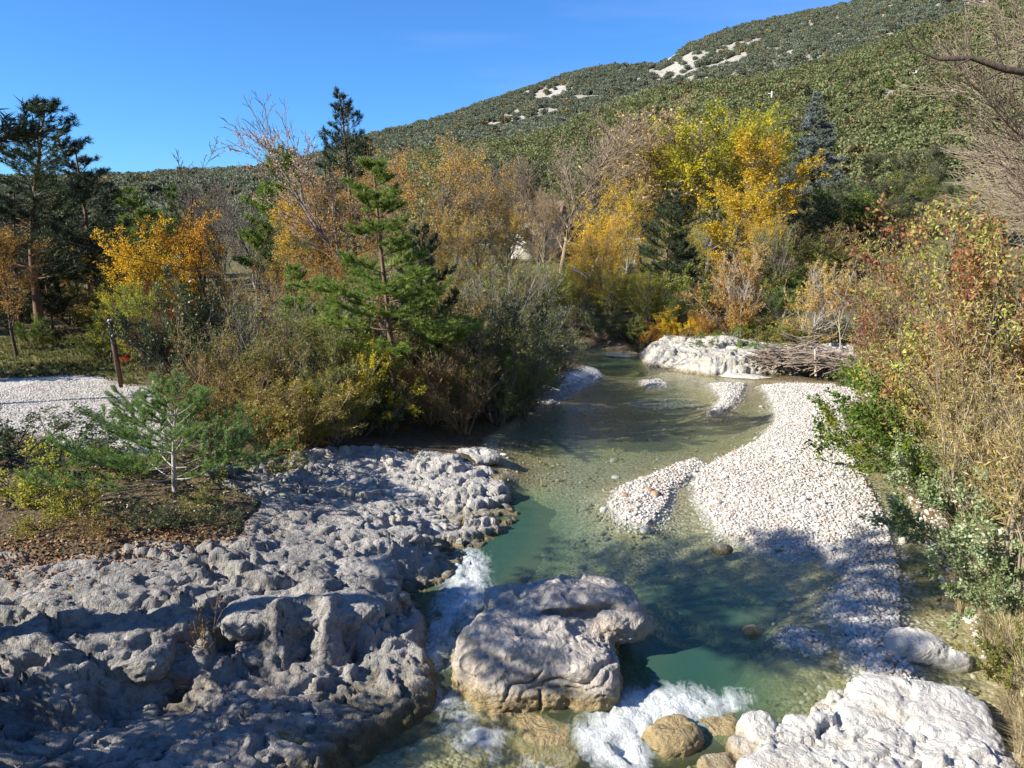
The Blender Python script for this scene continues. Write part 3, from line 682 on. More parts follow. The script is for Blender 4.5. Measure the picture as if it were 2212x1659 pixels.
b.location = (-0.06, 0.32, 0.06)
tag(b, "huge tree-shadowed pale boulder standing in the middle of the river", "boulder")
def small_rock(name, u, v, z, r, s, mat, label, cat="rock", rz=0.0, tilt=0.1, extra=()):
    c = on_z(u, v, z)
    bl = [(tuple(c), r, rz, tilt)] + [((c[0] + e[0], c[1] + e[1], c[2] + e[2]), e[3], rz, tilt) for e in extra]
    return tag(sculpt(name, bl, max(0.018, min(r) * 0.09), min(r) * 0.22, s, mat), label, cat)
small_rock("river_rock", 1975, 1400, 0.08, (0.42, 0.28, 0.24), 320, M_WHITE, "bright cream-white rock at the tail of the gravel bar", "rock", -0.3, 0.1, [(0.33, -0.18, -0.05, (0.36, 0.2, 0.16))])
small_rock("river_rock", 1450, 1605, -0.22, (0.36, 0.30, 0.26), 321, M_BOULDER, "tan wet rock bulging from the rapids just below the white foam", "rock", 0.4)
small_rock("river_rock", 1560, 1585, -0.28, (0.34, 0.28, 0.20), 322, M_BOULDER, "low brown wet rock between the foam and the white outcrop", "rock", 0.1)
small_rock("river_rock", 1180, 1612, -0.36, (0.62, 0.36, 0.26), 323, M_BOULDER, "long submerged pale rock under thin water below the boulder", "rock", -0.5)
small_rock("river_rock", 1105, 1550, -0.28, (0.46, 0.30, 0.26), 324, M_BOULDER, "yellowish wet rock at the foot of the boulder", "rock", 0.2)
small_rock("river_rock", 872, 1385, 0.02, (0.26, 0.22, 0.22), 325, M_BOULDER, "small yellow-lit rock at the foot of the dark ledge beside the rapids", "rock", 0.3)
small_rock("river_rock", 962, 1138, 0.04, (0.36, 0.2, 0.15), 326, M_ROCK, "low grey rock sticking out of green water below the headland", "rock", 0.2)
small_rock("river_rock", 1040, 1030, 0.10, (0.34, 0.28, 0.24), 327, M_WHITE, "knobbly white rock block at the tip of the headland", "rock", 0.2)
small_rock("river_rock", 1340, 769, 0.02, (0.9, 0.28, 0.12), 328, M_BANK, "flat pale rock lying in the far pool", "rock", 0.05)
small_rock("river_rock", 1625, 1365, 0.0, (0.14, 0.11, 0.10), 329, M_BOULDER, "small pinkish stone in the shallows beside the green pool", "stone", 0.05)
small_rock("river_rock", 1560, 1187, 0.0, (0.20, 0.13, 0.09), 330, M_ROCK, "shaded grey stone breaking the shallow water below the gravel bar", "stone", 0.05)
small_rock("bank_rock", 1560, 742, 0.75, (1.0, 0.6, 0.35), 331, M_BANK, "pale rock on the bank top beneath the yellow bush", "rock", 0.1)
small_rock("bank_rock", 350, 830, 1.2, (0.28, 0.25, 0.34), 332, M_BOULDER, "cream standing stone behind the young pine", "rock", 0.1)

# ------------------------------------------------------------------ scattered stones
def scatter(name, pts, scl, rot, protos, label, rng, mat=None):
    """one uncountable mass: copies of a few small meshes on many points"""
    me = bpy.data.meshes.new(name); me.vertices.add(len(pts)); me.vertices.foreach_set('co', np.asarray(pts, np.float32).ravel())
    me.attributes.new('scl', 'FLOAT_VECTOR', 'POINT').data.foreach_set('vector', np.asarray(scl, np.float32).ravel())
    me.attributes.new('rot', 'FLOAT_VECTOR', 'POINT').data.foreach_set('vector', np.asarray(rot, np.float32).ravel())
    me.attributes.new('idx', 'INT', 'POINT').data.foreach_set('value', rng.integers(0, len(protos), len(pts)).astype(np.int32))
    me.update()
    c = bpy.data.collections.new(name + "_kinds")
    for p in protos: c.objects.link(bpy.data.objects.new(name + "_piece", p))
    ng = bpy.data.node_groups.new(name, 'GeometryNodeTree')
    ng.interface.new_socket("Geometry", in_out='INPUT', socket_type='NodeSocketGeometry')
    ng.interface.new_socket("Geometry", in_out='OUTPUT', socket_type='NodeSocketGeometry')
    nn = ng.nodes; gi, go = nn.new('NodeGroupInput'), nn.new('NodeGroupOutput')
    ip = nn.new('GeometryNodeInstanceOnPoints'); ci = nn.new('GeometryNodeCollectionInfo')
    ci.inputs['Collection'].default_value = c; ci.inputs['Separate Children'].default_value = True; ci.inputs['Reset Children'].default_value = True
    ip.inputs['Pick Instance'].default_value = True
    def na(nm, ty):
        a = nn.new('GeometryNodeInputNamedAttribute'); a.data_type = ty; a.inputs['Name'].default_value = nm
        return [o for o in a.outputs if o.enabled and o.name == 'Attribute'][0]
    er = nn.new('FunctionNodeEulerToRotation')
    ng.links.new(gi.outputs[0], ip.inputs['Points']); ng.links.new(ci.outputs[0], ip.inputs['Instance'])
    ng.links.new(na('idx', 'INT'), ip.inputs['Instance Index']); ng.links.new(na('rot', 'FLOAT_VECTOR'), er.inputs[0])
    ng.links.new(er.outputs[0], ip.inputs['Rotation']); ng.links.new(na('scl', 'FLOAT_VECTOR'), ip.inputs['Scale'])
    ng.links.new(ip.outputs[0], go.inputs[0])
    o = link(name, me); md = o.modifiers.new("scatter", 'NODES'); md.node_group = ng
    return tag(o, label, None, None, "stuff")
def stone_mat(name, stops):
    m, nt, out = new_mat(name); oi = nt.nodes.new('ShaderNodeObjectInfo'); g = N(nt, 'TexCoord')
    c = ramp(nt, oi.outputs['Random'], stops); f = noise_n(nt, g.outputs['Object'], 3.0, 4, 0.6)
    c = mixc(nt, 1.0, c, ramp(nt, f, [(0.3, (.8, .78, .74)), (0.7, (1.1, 1.1, 1.1))]), 'MULTIPLY')
    p = N(nt, 'BsdfPrincipled', Roughness=0.8); p.inputs['Specular IOR Level'].default_value = 0.2
    L(nt, c, p.inputs['Base Color']); L(nt, bump(nt, f, 0.4, 0.1), p.inputs['Normal']); L(nt, p.outputs[0], out.inputs['Surface']); return m
M_PEB = stone_mat("white_pebble", [(0.0, (0.40, 0.36, 0.30)), (0.12, (0.52, 0.49, 0.44)), (0.5, (0.62, 0.60, 0.56)), (0.88, (0.70, 0.69, 0.66)), (0.96, (0.42, 0.30, 0.20))])
M_PEBB = stone_mat("bed_pebble", [(0.0, (0.18, 0.145, 0.075)), (0.4, (0.30, 0.26, 0.15)), (0.8, (0.40, 0.36, 0.24)), (0.95, (0.52, 0.49, 0.40))])
def pebble(name, s, mat, sub=1):
    V, F = ico(sub); V = V * np.array([1.0, 0.72, 0.5]); V *= (1 + 0.28 * noise3(V * 1.3, s))[:, None]; V = np.sign(V) * np.abs(V) ** 0.92
    me = mesh_np(name, V, [F], True); me.materials.append(mat); return me
rs = np.random.default_rng(7)
PEB = [pebble("pebble", 400 + i, M_PEB) for i in range(6)]; PEBB = [pebble("bed_stone", 420 + i, M_PEBB) for i in range(5)]
def sample(n, x0, x1, y0, y1, accept):
    P = np.stack([rs.uniform(x0, x1, n), y0 + (y1 - y0) * rs.uniform(0, 1, n) ** 1.25], 1)
    Z, Ld, B, Rk, Lf = fields(P[:, 0], P[:, 1]); k = accept(P[:, 0], P[:, 1], Z, Ld, B)
    return P[k], Z[k]
def stones(name, P, Z, lo, hi, protos, label, sink=0.25):
    n = len(P); s = lo + (hi - lo) * rs.uniform(0, 1, n) ** 3.0
    scl = s[:, None] * rs.uniform(0.8, 1.25, (n, 3)); rot = np.stack([rs.normal(0, .25, n), rs.normal(0, .25, n), rs.uniform(0, 6.28, n)], 1)
    return scatter(name, np.stack([P[:, 0], P[:, 1], Z + s * sink], 1), scl, rot, protos, label, rs)
P1, Z1 = sample(420000, 0.5, 17, 9.0, 33, lambda x, y, z, l, b: (b > -0.12 + 0.12 * rs.normal(size=len(x))) & (l < 0.3) & (rs.uniform(size=len(x)) < np.clip(16.0 / y, .35, 1)))
stones("gravel_bar", P1, Z1, 0.011, 0.052, PEB, "white river pebbles covering the sunlit gravel bars")
Pc = np.stack([rs.uniform(-16, -5, 60000), rs.uniform(14, 26, 60000)], 1)
kc = sdf(CLEAR, Pc[:, 0], Pc[:, 1]) + 0.3 * rs.normal(size=60000) > 0; Pc = Pc[kc][:16000]
stones("gravel_clearing", Pc, gzs(Pc[:, 0], Pc[:, 1]), 0.009, 0.034, PEB, "pale gravel of the clearing behind the young pine")
P2, Z2 = sample(120000, -4, 12, 6.0, 30, lambda x, y, z, l, b: (l < 0) & (b < 0) & (z > -0.55) & (rs.uniform(size=len(x)) < np.clip((12.0 / y) ** 2, .05, 1) * 0.30 * (0.25 + 1.3 * sstep(-.1, .35, fbm(np.stack([x, y, 0 * x], 1) * .8, 3, 95)))))
stones("riverbed_gravel", P2, Z2, 0.010, 0.075, PEBB, "olive-brown stones on the shallow river bed")
P3, Z3 = sample(40000, 4, 14, 8, 31, lambda x, y, z, l, b: (l > -0.1) & (l < 0.7 + 0.4 * rs.normal(size=len(x))) & (x > 3.5))
stones("bank_gravel", P3[:5000], Z3[:5000], 0.02, 0.08, PEB, "white stones along the foot of the right bank")
P5, Z5 = sample(60000, -12, -1, 12, 24, lambda x, y, z, l, b: (l > 0.1) & (sdf(ROCK_L, x, y) < 0.1) & (y < 17.5 + rs.normal(size=len(x)) * .8) & (fbm(np.stack([x, y, 0 * x], 1) * .9, 3, 91) + .25 * rs.normal(size=len(x)) > 0.15))
stones("earth_gravel", P5[:2600], Z5[:2600], 0.008, 0.045, PEBB, "loose dull stones on the earth round the young pine")
# the larger cobbles stand as single stones
COB = [pebble("cobble", 440 + i, M_PEB, 2) for i in range(5)]
def cobbles(spots, size, label, group):
    for i, (x, y) in enumerate(spots):
        z = gz(x, y); s = size * rs.uniform(0.75, 1.35)
        o = link("cobble", COB[i % 5], None, None, (x, y, z + s * 0.2)); o.rotation_euler = (rs.normal(0, .2), rs.normal(0, .2), rs.uniform(0, 6.28)); o.scale = (s, s * rs.uniform(.8, 1.1), s * rs.uniform(.8, 1.1))
        tag(o, label, "stone", group)
kk = rs.choice(len(P1), 70, replace=False)
cobbles([p for p in P1[kk] if p[1] < 26], 0.10, "larger white cobble lying among the pebbles of the gravel bar", "cobbles on the gravel bar")
kk = rs.choice(len(P2), 40, replace=False)
cobbles([p for p in P2[kk] if p[1] > 14][:16], 0.10, "pale cobble breaking the shallow water of the riffle", "cobbles in the shallows")

# ================================================================== VEGETATION: HOW THINGS GROW
def crs(a, b):
    a0, a1, a2 = a[0], a[1], a[2]; b0, b1, b2 = b[0], b[1], b[2]
    return np.array([a1 * b2 - a2 * b1, a2 * b0 - a0 * b2, a0 * b1 - a1 * b0])
def nrm3(a):
    return a / (math.sqrt(a[0] * a[0] + a[1] * a[1] + a[2] * a[2]) + 1e-9)
def rot_about(v, axis_, ang):
    axis_ = nrm3(axis_); c_ = math.cos(ang)
    return v * c_ + crs(axis_, v) * math.sin(ang) + axis_ * (float(axis_ @ v) * (1 - c_))
def skeleton(rng, stems, specs, wig=0.1, up=0.05, seg=0.35):
    """stems: (p, d, length, radius); specs per level: dict(n, ang, ratio, s0, prof, up, flat). Returns polylines per level: (pts, radii)"""
    levels = []; cur = stems
    for Lv in range(len(specs) + 1):
        spec = specs[Lv] if Lv < len(specs) else None
        out, nxt = [], []
        for (p, d, l, r, lv_up) in [(c + (up,))[:5] if len(c) == 4 else c for c in cur]:
            k = int(np.clip(l / seg, 2, 14)) + 2
            pts = [np.array(p, float)]; d = nrm3(np.array(d, float))
            dirs = [d]
            WG = rng.normal(0, wig / math.sqrt(k / 4), (k - 1, 3)); WG[:, 2] += lv_up * 4.0 / k
            for i in range(k - 1):
                d = d + WG[i]; d = nrm3(d); pts.append(pts[-1] + d * l / (k - 1)); dirs.append(d)
            pts = np.array(pts); dirs = np.array(dirs); tt = np.linspace(0, 1, k)
            rad = r * (1 - 0.82 * tt ** 0.9)
            out.append((pts, rad))
            if spec:
                n = spec['n'](l) if callable(spec['n']) else spec['n']; s0 = spec.get('s0', 0.3)
                az = rng.uniform(0, 6.28)
                for j in range(int(n)):
                    s_ = s0 + (1 - s0) * (j + rng.uniform(0, 1)) / n
                    f = min(s_ * (k - 1), k - 1.001); i = int(f); q = pts[i] + (pts[i + 1] - pts[i]) * (f - i); dd = dirs[i + 1]
                    az += 2.4 + rng.normal(0, 0.35)
                    ref = np.array([0, 0, 1.0]) if abs(dd[2]) < 0.95 else np.array([1.0, 0, 0])
                    a1 = nrm3(crs(dd, ref))
                    if spec.get('flat') and abs(dd[2]) < 0.8:
                        ax_ = crs(dd, a1) * (1 if j % 2 else -1) + a1 * rng.normal(0, .25)
                    else: ax_ = rot_about(a1, dd, az)
                    an = spec['ang']; an = an(s_) if callable(an) else an
                    cd = rot_about(dd, ax_, an + rng.normal(0, 0.12))
                    pr = spec['prof'](s_) if 'prof' in spec else 1 - 0.55 * s_
                    cl = l * spec['ratio'] * pr * rng.uniform(0.75, 1.2)
                    if cl > 0.02: nxt.append((q, cd, cl, max(rad[i] * spec.get('rr', 0.55), 0.003), spec.get('up', up)))
        levels.append(out); cur = nxt
    return levels
def wood_mesh(name, levels, sides=(7, 5, 4, 3), minr=0.0, maxlev=9):
    mb = MB()
    for i, lv in enumerate(levels[:maxlev]):
        by = {}
        for pts, rad in lv: by.setdefault(len(pts), []).append((pts, rad))
        for k_ in by.values(): mb.tubes(np.array([p for p, _ in k_]), np.maximum(np.array([r for _, r in k_]), minr), sides[min(i, len(sides) - 1)])
    return mb.mesh(name, True)
def twig_samples(rng, polys, n, lo=0.15):
    ln = np.array([np.linalg.norm(np.diff(p, axis=0), axis=1).sum() for p, _ in polys]); pick = rng.choice(len(polys), n, p=ln / ln.sum())
    P = np.empty((n, 3)); D = np.empty((n, 3))
    t = lo + (1 - lo) * rng.uniform(0, 1, n)
    for i in range(n):
        p = polys[pick[i]][0]; f = min(t[i] * (len(p) - 1), len(p) - 1.001); k = int(f)
        P[i] = p[k] + (p[k + 1] - p[k]) * (f - k); D[i] = p[k + 1] - p[k]
    D /= np.linalg.norm(D, axis=1, keepdims=True) + 1e-9
    return P, D
def clumped(rng, P, D, freq, s, cut=-0.05, soft=0.25):
    """leaves keep to clumps, with gaps between them"""
    k = rng.uniform(0, 1, len(P)) < sstep(cut - soft, cut + soft, fbm(P * freq, 2, s + 77) * 1.3); return P[k], D[k]
def leaves_mesh(name, rng, P, D, size, aspect=0.62, hang=0.25, out=0.6, coh=0.9, s=0, rich=False, upb=0.5, jit=0.05):
    """a leaf at every point: a folded, pointed blade"""
    n = len(P); P = P + rng.normal(0, jit, (n, 3))
    A = D * out + rng.normal(0, 0.6, (n, 3)); A[:, 2] -= hang; A /= np.linalg.norm(A, axis=1, keepdims=True)
    Nn = rng.normal(0, 0.75, (n, 3)); Nn[:, 2] += upb; Nn -= A * (Nn * A).sum(1, keepdims=True); Nn /= np.linalg.norm(Nn, axis=1, keepdims=True) + 1e-9
    S = np.cross(A, Nn); sz = size * rng.uniform(0.65, 1.3, n)[:, None]; w = sz * aspect * 0.5
    fold = Nn * (w * 0.35)
    rnd = np.clip(0.5 + 0.42 * fbm(P * coh, 2, s) * 1.5 + rng.normal(0, 0.16, n), 0.01, 0.99)
    if rich:
        V = np.stack([P, P + A * sz * 0.3 + S * w * .85 + fold, P + A * sz * 0.68 + S * w * .75 + fold, P + A * sz * 1.02 - Nn * sz * .10, P + A * sz * 0.68 - S * w * .75 + fold, P + A * sz * 0.3 - S * w * .85 + fold, P + A * sz * 0.5], 1)
        base = (np.arange(n) * 7)[:, None]
        F4 = np.concatenate([base + np.array([[0, 1, 2, 6]]), base + np.array([[0, 6, 4, 5]])]); F3 = np.concatenate([base + np.array([[6, 2, 3]]), base + np.array([[6, 3, 4]])])
        return mesh_np(name, V.reshape(-1, 3), [F4, F3], False, {'rnd': np.repeat(rnd, 7)})
    V = np.stack([P, P + A * sz * 0.45 + S * w + fold, P + A * sz, P + A * sz * 0.45 - S * w + fold], 1)
    F = (np.arange(n) * 4)[:, None] + np.array([[0, 1, 2, 3]])
    return mesh_np(name, V.reshape(-1, 3), [F], False, {'rnd': np.repeat(rnd, 4)})
def needles_mesh(name, rng, shoots, per_m, length, width, s=0, spread=0.8, coh=0.8):
    """needles all along the given shoots (p, q): thin blades pointing forwards and out"""
    p = np.array([a for a, _ in shoots]); q = np.array([b_ for _, b_ in shoots]); ln = np.linalg.norm(q - p, axis=1)
    cnt = np.maximum((ln * per_m).astype(int), 5); idx = np.repeat(np.arange(len(p)), cnt); n = len(idx)
    t = rng.uniform(0, 1, n)[:, None]; D = ((q - p) / (ln[:, None] + 1e-9))[idx]
    B = p[idx] + (q - p)[idx] * t
    R = rng.normal(0, 1, (n, 3)); R -= D * (R * D).sum(1, keepdims=True); R /= np.linalg.norm(R, axis=1, keepdims=True) + 1e-9
    A = D * 0.75 + R * spread + np.array([0, 0, 0.12]); A /= np.linalg.norm(A, axis=1, keepdims=True)
    S = np.cross(A, rng.normal(0, 1, (n, 3))); S /= np.linalg.norm(S, axis=1, keepdims=True) + 1e-9
    l_ = length * rng.uniform(0.7, 1.2, n)[:, None]
    V = np.stack([B - S * width * .5, B + S * width * .5, B + A * l_], 1)
    tone = rng.uniform(0, 1, len(p))[idx]
    rnd = np.clip(0.5 + 0.5 * fbm(B * coh, 2, s) + 0.3 * (tone - .5) + rng.normal(0, 0.1, n), 0.01, 0.99)
    return mesh_np(name, V.reshape(-1, 3), [np.arange(n * 3).reshape(-1, 3)], False, {'rnd': np.repeat(rnd, 3)})
Z3 = np.array([0, 0, 1.0])

def make_poplar(seed, H=10.0, spread=0.30, nleaf=9000, leaf=0.11, n1=26, ang=0.62, base=0.22, upw=0.06, tr=0.16, lean=(0, 0), zw=None, wide=None, clump=7.0):
    """ascending-limbed broadleaf: trunk and limbs, and a crown of leaves"""
    rng = np.random.default_rng(seed)
    prof = wide or (lambda s: (0.35 + 1.1 * math.sin(math.pi * min(1, (s - base) / (1 - base) * 0.75 + 0.18))) )
    lv = skeleton(rng, [((0, 0, 0), (lean[0], lean[1], 1), H, tr)], [
        dict(n=n1, ang=lambda s: ang * (1.2 - 0.5 * s), ratio=spread, s0=base, prof=prof, up=upw, rr=0.5),
        dict(n=lambda l: max(4, l * 3.2), ang=0.6, ratio=0.42, s0=0.18, up=0.05, rr=0.55),
        dict(n=lambda l: max(3, l * 5), ang=0.6, ratio=0.5, s0=0.1, up=0.04, rr=0.6)], wig=0.10, up=0.02, seg=0.45)
    k = H / lv[0][0][0][-1][2]
    P, D = twig_samples(rng, lv[2] + lv[3], int(nleaf * 1.7)); P, D = clumped(rng, P, D, clump / H, seed)
    if zw:
        keep = rng.uniform(0, 1, len(P)) < np.array([zw(z / H) for z in P[:, 2]]); P, D = P[keep], D[keep]
    w = wood_mesh("trunk", lv, minr=0.006)
    lf = leaves_mesh("crown", rng, P, D, leaf, 0.85, 0.2, 0.5, 0.55, seed, jit=0.07)
    return w, lf
def make_shrub(seed, H=3.0, R=1.4, nstem=12, nleaf=7000, leaf=0.075, aspect=0.4, rich=False, open_=0.75, twiggy=1.0, jit=0.04, hang=0.1, lean=(0, 0), upw=0.05, minr=0.004, coh=0.9, thick=0.012):
    rng = np.random.default_rng(seed); stems = []
    for i in range(nstem):
        a = rng.uniform(0, 6.28); e = rng.uniform(0.05, 1.0) ** 0.7 * open_
        stems.append(((math.cos(a) * 0.12 * R * rng.uniform(0, 1), math.sin(a) * 0.12 * R * rng.uniform(0, 1), -0.05),
                      (math.cos(a) * math.sin(e) * R / H * 1.9 + lean[0], math.sin(a) * math.sin(e) * R / H * 1.9 + lean[1], math.cos(e)), H * rng.uniform(0.72, 1.08) * (1 - 0.25 * e), thick * H * rng.uniform(.6, 1.2)))
    lv = skeleton(rng, stems, [dict(n=lambda l: max(5, l * 3.2 * twiggy), ang=0.55, ratio=0.42, s0=0.15, up=upw, rr=0.55, prof=lambda s: 1.15 - 0.6 * s),
                               dict(n=lambda l: max(3, l * 6 * twiggy), ang=0.6, ratio=0.42, s0=0.1, up=upw, rr=0.6)], wig=0.13, up=0.03, seg=0.3)
    P, D = twig_samples(rng, lv[1] + lv[2], int(nleaf * 1.5)); P, D = clumped(rng, P, D, 4.0 / H, seed, -0.12)
    return wood_mesh("stems", lv, (5, 4, 3, 3), minr), leaves_mesh("foliage", rng, P, D, leaf, aspect, hang, 0.7, coh, seed, rich, jit=jit)
def make_pine(seed, H=9.0, R=2.2, whorls=17, per=5, base=0.18, tr=0.13, needle=0.10, width=0.012, per_m=120, droop=0.0, shoot=0.34, top_ang=0.9, low_ang=1.45, profile=None, upw=0.10, sub=0.42, cov=0.55):
    """conifer: straight trunk, whorled boughs, needled shoots on the outer part of every bough"""
    rng = np.random.default_rng(seed)
    trunk = skeleton(rng, [((0, 0, 0), (0, 0, 1), H, tr)], [], wig=0.035, up=0.03, seg=0.5)[0][0]
    tp, trd = trunk; br, subs, shoots = [], [], []
    profile = profile or (lambda t: (1 - t) ** 0.75 * (0.55 + 0.45 * min(1, t / 0.25)))
    for wi in range(whorls):
        t = base + (1 - base) * (wi + 0.5 * rng.uniform(0, 1)) / whorls
        tt = (t - base) / (1 - base); f = min(t * (len(tp) - 1), len(tp) - 1.01); i = int(f); q = tp[i] + (tp[i + 1] - tp[i]) * (f - i)
        az0 = rng.uniform(0, 6.28)
        for b_ in range(per):
            if rng.uniform() < 0.12: continue
            az = az0 + b_ * 6.28 / per + rng.normal(0, 0.25); el = low_ang + (top_ang - low_ang) * tt + rng.normal(0, .08)
            d = np.array([math.cos(az) * math.sin(el), math.sin(az) * math.sin(el), math.cos(el)])
            l = R * max(profile(tt), 0.10) * rng.uniform(0.65, 1.15)
            lv = skeleton(rng, [(q, d, l, max(trd[i] * 0.32, 0.012))], [dict(n=max(4, l * 5.5), ang=0.75, ratio=sub, s0=0.28, up=upw, flat=True, rr=0.5, prof=lambda s: 1.15 - 0.75 * s),
                          dict(n=lambda L_: max(2, L_ * 5), ang=0.65, ratio=0.45, s0=0.25, up=upw, rr=.6)], wig=0.09, up=upw - droop, seg=0.3)
            br += lv[0]; subs += lv[1]
            for li, lst in enumerate(lv):
                for pts, _ in lst:
                    k0 = int((1 - (cov if li == 0 else 0.8 if li == 1 else 1.0)) * (len(pts) - 1))
                    for a, c in zip(pts[k0:-1], pts[k0 + 1:]): shoots.append((a, c))
                    e = pts[-1] - pts[-2]; e /= np.linalg.norm(e) + 1e-9
                    shoots.append((pts[-1] - e * .03, pts[-1] + e * shoot * 0.35 + Z3 * 0.02))
    wood = wood_mesh("trunk", [[trunk], br, subs], (8, 5, 3), 0.004)
    return wood, needles_mesh("crown", rng, shoots, per_m, needle, width, seed)
def make_bare(seed, H=8.0, spread=0.34, n1=22, ang=0.5, base=0.25, tr=0.14, up=0.06, dens=1.0, minr=0.007, lean=(0, 0)):
    rng = np.random.default_rng(seed)
    lv = skeleton(rng, [((0, 0, 0), (lean[0], lean[1], 1), H, tr)], [
        dict(n=n1, ang=lambda s: ang * (1.25 - .5 * s), ratio=spread, s0=base, up=up, rr=.5, prof=lambda s: 1.25 - 0.75 * abs(s - .45)),
        dict(n=lambda l: max(5, l * 3.6 * dens), ang=0.5, ratio=0.45, s0=0.15, up=up, rr=.5),
        dict(n=lambda l: max(4, l * 6 * dens), ang=0.5, ratio=0.5, s0=0.1, up=up, rr=.6)], wig=0.12, up=0.03, seg=0.4)
    return lv, rng

# ---- one material for each kind of foliage and bark
M_BARKG = bark_mat("grey_bark", (0.13, 0.115, 0.095), (0.33, 0.30, 0.26)); M_BARKD = bark_mat("dark_bark", (0.05, 0.04, 0.032), (0.14, 0.115, 0.09))
M_BARKP = bark_mat("pine_bark", (0.11, 0.065, 0.045), (0.28, 0.18, 0.125)); M_BARKT = bark_mat("tan_twig", (0.20, 0.155, 0.105), (0.40, 0.33, 0.25))
M_BARKW = bark_mat("pale_bark", (0.30, 0.27, 0.23), (0.55, 0.51, 0.45)); M_BARKR = bark_mat("rust_twig", (0.20, 0.13, 0.075), (0.38, 0.28, 0.18))
M_YELLOW = leaf_mat("yellow_leaf", [(0.0, (0.26, 0.27, 0.03)), (0.3, (0.58, 0.46, 0.03)), (0.65, (0.74, 0.50, 0.025)), (1.0, (0.80, 0.54, 0.05))], 0.45)
M_YGREEN = leaf_mat("yellow_green_leaf", [(0.0, (0.14, 0.19, 0.025)), (0.35, (0.33, 0.33, 0.03)), (0.7, (0.54, 0.46, 0.035)), (1.0, (0.66, 0.52, 0.05))], 0.45)
M_GOLD = leaf_mat("orange_gold_leaf", [(0.0, (0.42, 0.24, 0.03)), (0.4, (0.68, 0.38, 0.025)), (0.8, (0.80, 0.47, 0.025)), (1.0, (0.75, 0.52, 0.08))], 0.45)
M_ORANGE = leaf_mat("dry_orange_leaf", [(0.0, (0.28, 0.17, 0.05)), (0.4, (0.50, 0.31, 0.065)), (0.75, (0.64, 0.41, 0.07)), (1.0, (0.66, 0.50, 0.20))], 0.42)
M_TAN = leaf_mat("tan_leaf", [(0.0, (0.28, 0.20, 0.10)), (0.5, (0.46, 0.34, 0.19)), (1.0, (0.55, 0.40, 0.18))], 0.3)
M_PINK = leaf_mat("pinkish_leaf", [(0.0, (0.40, 0.24, 0.15)), (0.5, (0.60, 0.38, 0.25)), (1.0, (0.66, 0.48, 0.34))], 0.4)
M_OLIVE = leaf_mat("olive_leaf", [(0.0, (0.115, 0.135, 0.04)), (0.35, (0.20, 0.225, 0.06)), (0.7, (0.29, 0.29, 0.07)), (1.0, (0.42, 0.36, 0.075))], 0.38)
M_BROWNISH = leaf_mat("brown_olive_leaf", [(0.0, (0.13, 0.105, 0.04)), (0.4, (0.26, 0.20, 0.06)), (0.8, (0.37, 0.28, 0.07)), (1.0, (0.50, 0.36, 0.07))], 0.35)
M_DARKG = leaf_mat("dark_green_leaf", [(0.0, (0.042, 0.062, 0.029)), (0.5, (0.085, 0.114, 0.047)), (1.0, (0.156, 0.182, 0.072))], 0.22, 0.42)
M_HOLM = leaf_mat("holm_oak_leaf", [(0.0, (0.058, 0.075, 0.039)), (0.5, (0.130, 0.150, 0.073)), (1.0, (0.215, 0.221, 0.111))], 0.2, 0.5, 0.25)
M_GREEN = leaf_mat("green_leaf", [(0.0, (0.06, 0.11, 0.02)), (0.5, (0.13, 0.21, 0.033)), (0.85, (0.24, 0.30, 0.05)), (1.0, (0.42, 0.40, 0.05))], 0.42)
M_PALE = leaf_mat("pale_green_leaf", [(0.0, (0.12, 0.16, 0.05)), (0.35, (0.22, 0.28, 0.12)), (0.75, (0.38, 0.42, 0.26)), (1.0, (0.48, 0.48, 0.28))], 0.3, 0.4)
M_REDDISH = leaf_mat("reddish_leaf", [(0.0, (0.260, 0.078, 0.046)), (0.35, (0.390, 0.169, 0.078)), (0.6, (0.338, 0.312, 0.078)), (0.85, (0.416, 0.494, 0.091)), (1.0, (0.650, 0.520, 0.130))], 0.35)
M_WILLOW = leaf_mat("yellowing_willow_leaf", [(0.0, (0.264, 0.220, 0.066)), (0.35, (0.462, 0.407, 0.143)), (0.6, (0.682, 0.550, 0.165)), (0.8, (0.682, 0.638, 0.396)), (1.0, (0.726, 0.484, 0.066))], 0.4)
M_RED = leaf_mat("scarlet_leaf", [(0.0, (0.45, 0.05, 0.02)), (0.5, (0.70, 0.11, 0.03)), (1.0, (0.75, 0.26, 0.05))], 0.4)
M_LIME = leaf_mat("lime_leaf", [(0.0, (0.13, 0.17, 0.03)), (0.5, (0.34, 0.36, 0.05)), (1.0, (0.62, 0.52, 0.07))], 0.45)
M_PINE = leaf_mat("black_pine_needle", [(0.0, (0.025, 0.041, 0.023)), (0.5, (0.055, 0.081, 0.039)), (1.0, (0.098, 0.132, 0.052))], 0.15, 0.5)
M_SCOTS = leaf_mat("scots_pine_needle", [(0.0, (0.105, 0.17, 0.04)), (0.5, (0.20, 0.29, 0.06)), (1.0, (0.32, 0.41, 0.10))], 0.3, 0.5)
M_YPINE = leaf_mat("young_pine_needle", [(0.0, (0.085, 0.145, 0.04)), (0.5, (0.17, 0.26, 0.07)), (1.0, (0.29, 0.38, 0.13))], 0.35, 0.5)
M_CEDAR = leaf_mat("blue_cedar_needle", [(0.0, (0.14, 0.18, 0.18)), (0.5, (0.26, 0.31, 0.31)), (1.0, (0.38, 0.43, 0.42))], 0.2, 0.5)
M_BRIGHT = leaf_mat("bright_pine_needle", [(0.0, (0.06, 0.10, 0.02)), (0.5, (0.12, 0.18, 0.03)), (1.0, (0.20, 0.25, 0.04))], 0.25, 0.5)
M_STRAW = leaf_mat("straw", [(0.0, (0.30, 0.25, 0.13)), (0.5, (0.48, 0.41, 0.24)), (1.0, (0.58, 0.50, 0.30))], 0.3)

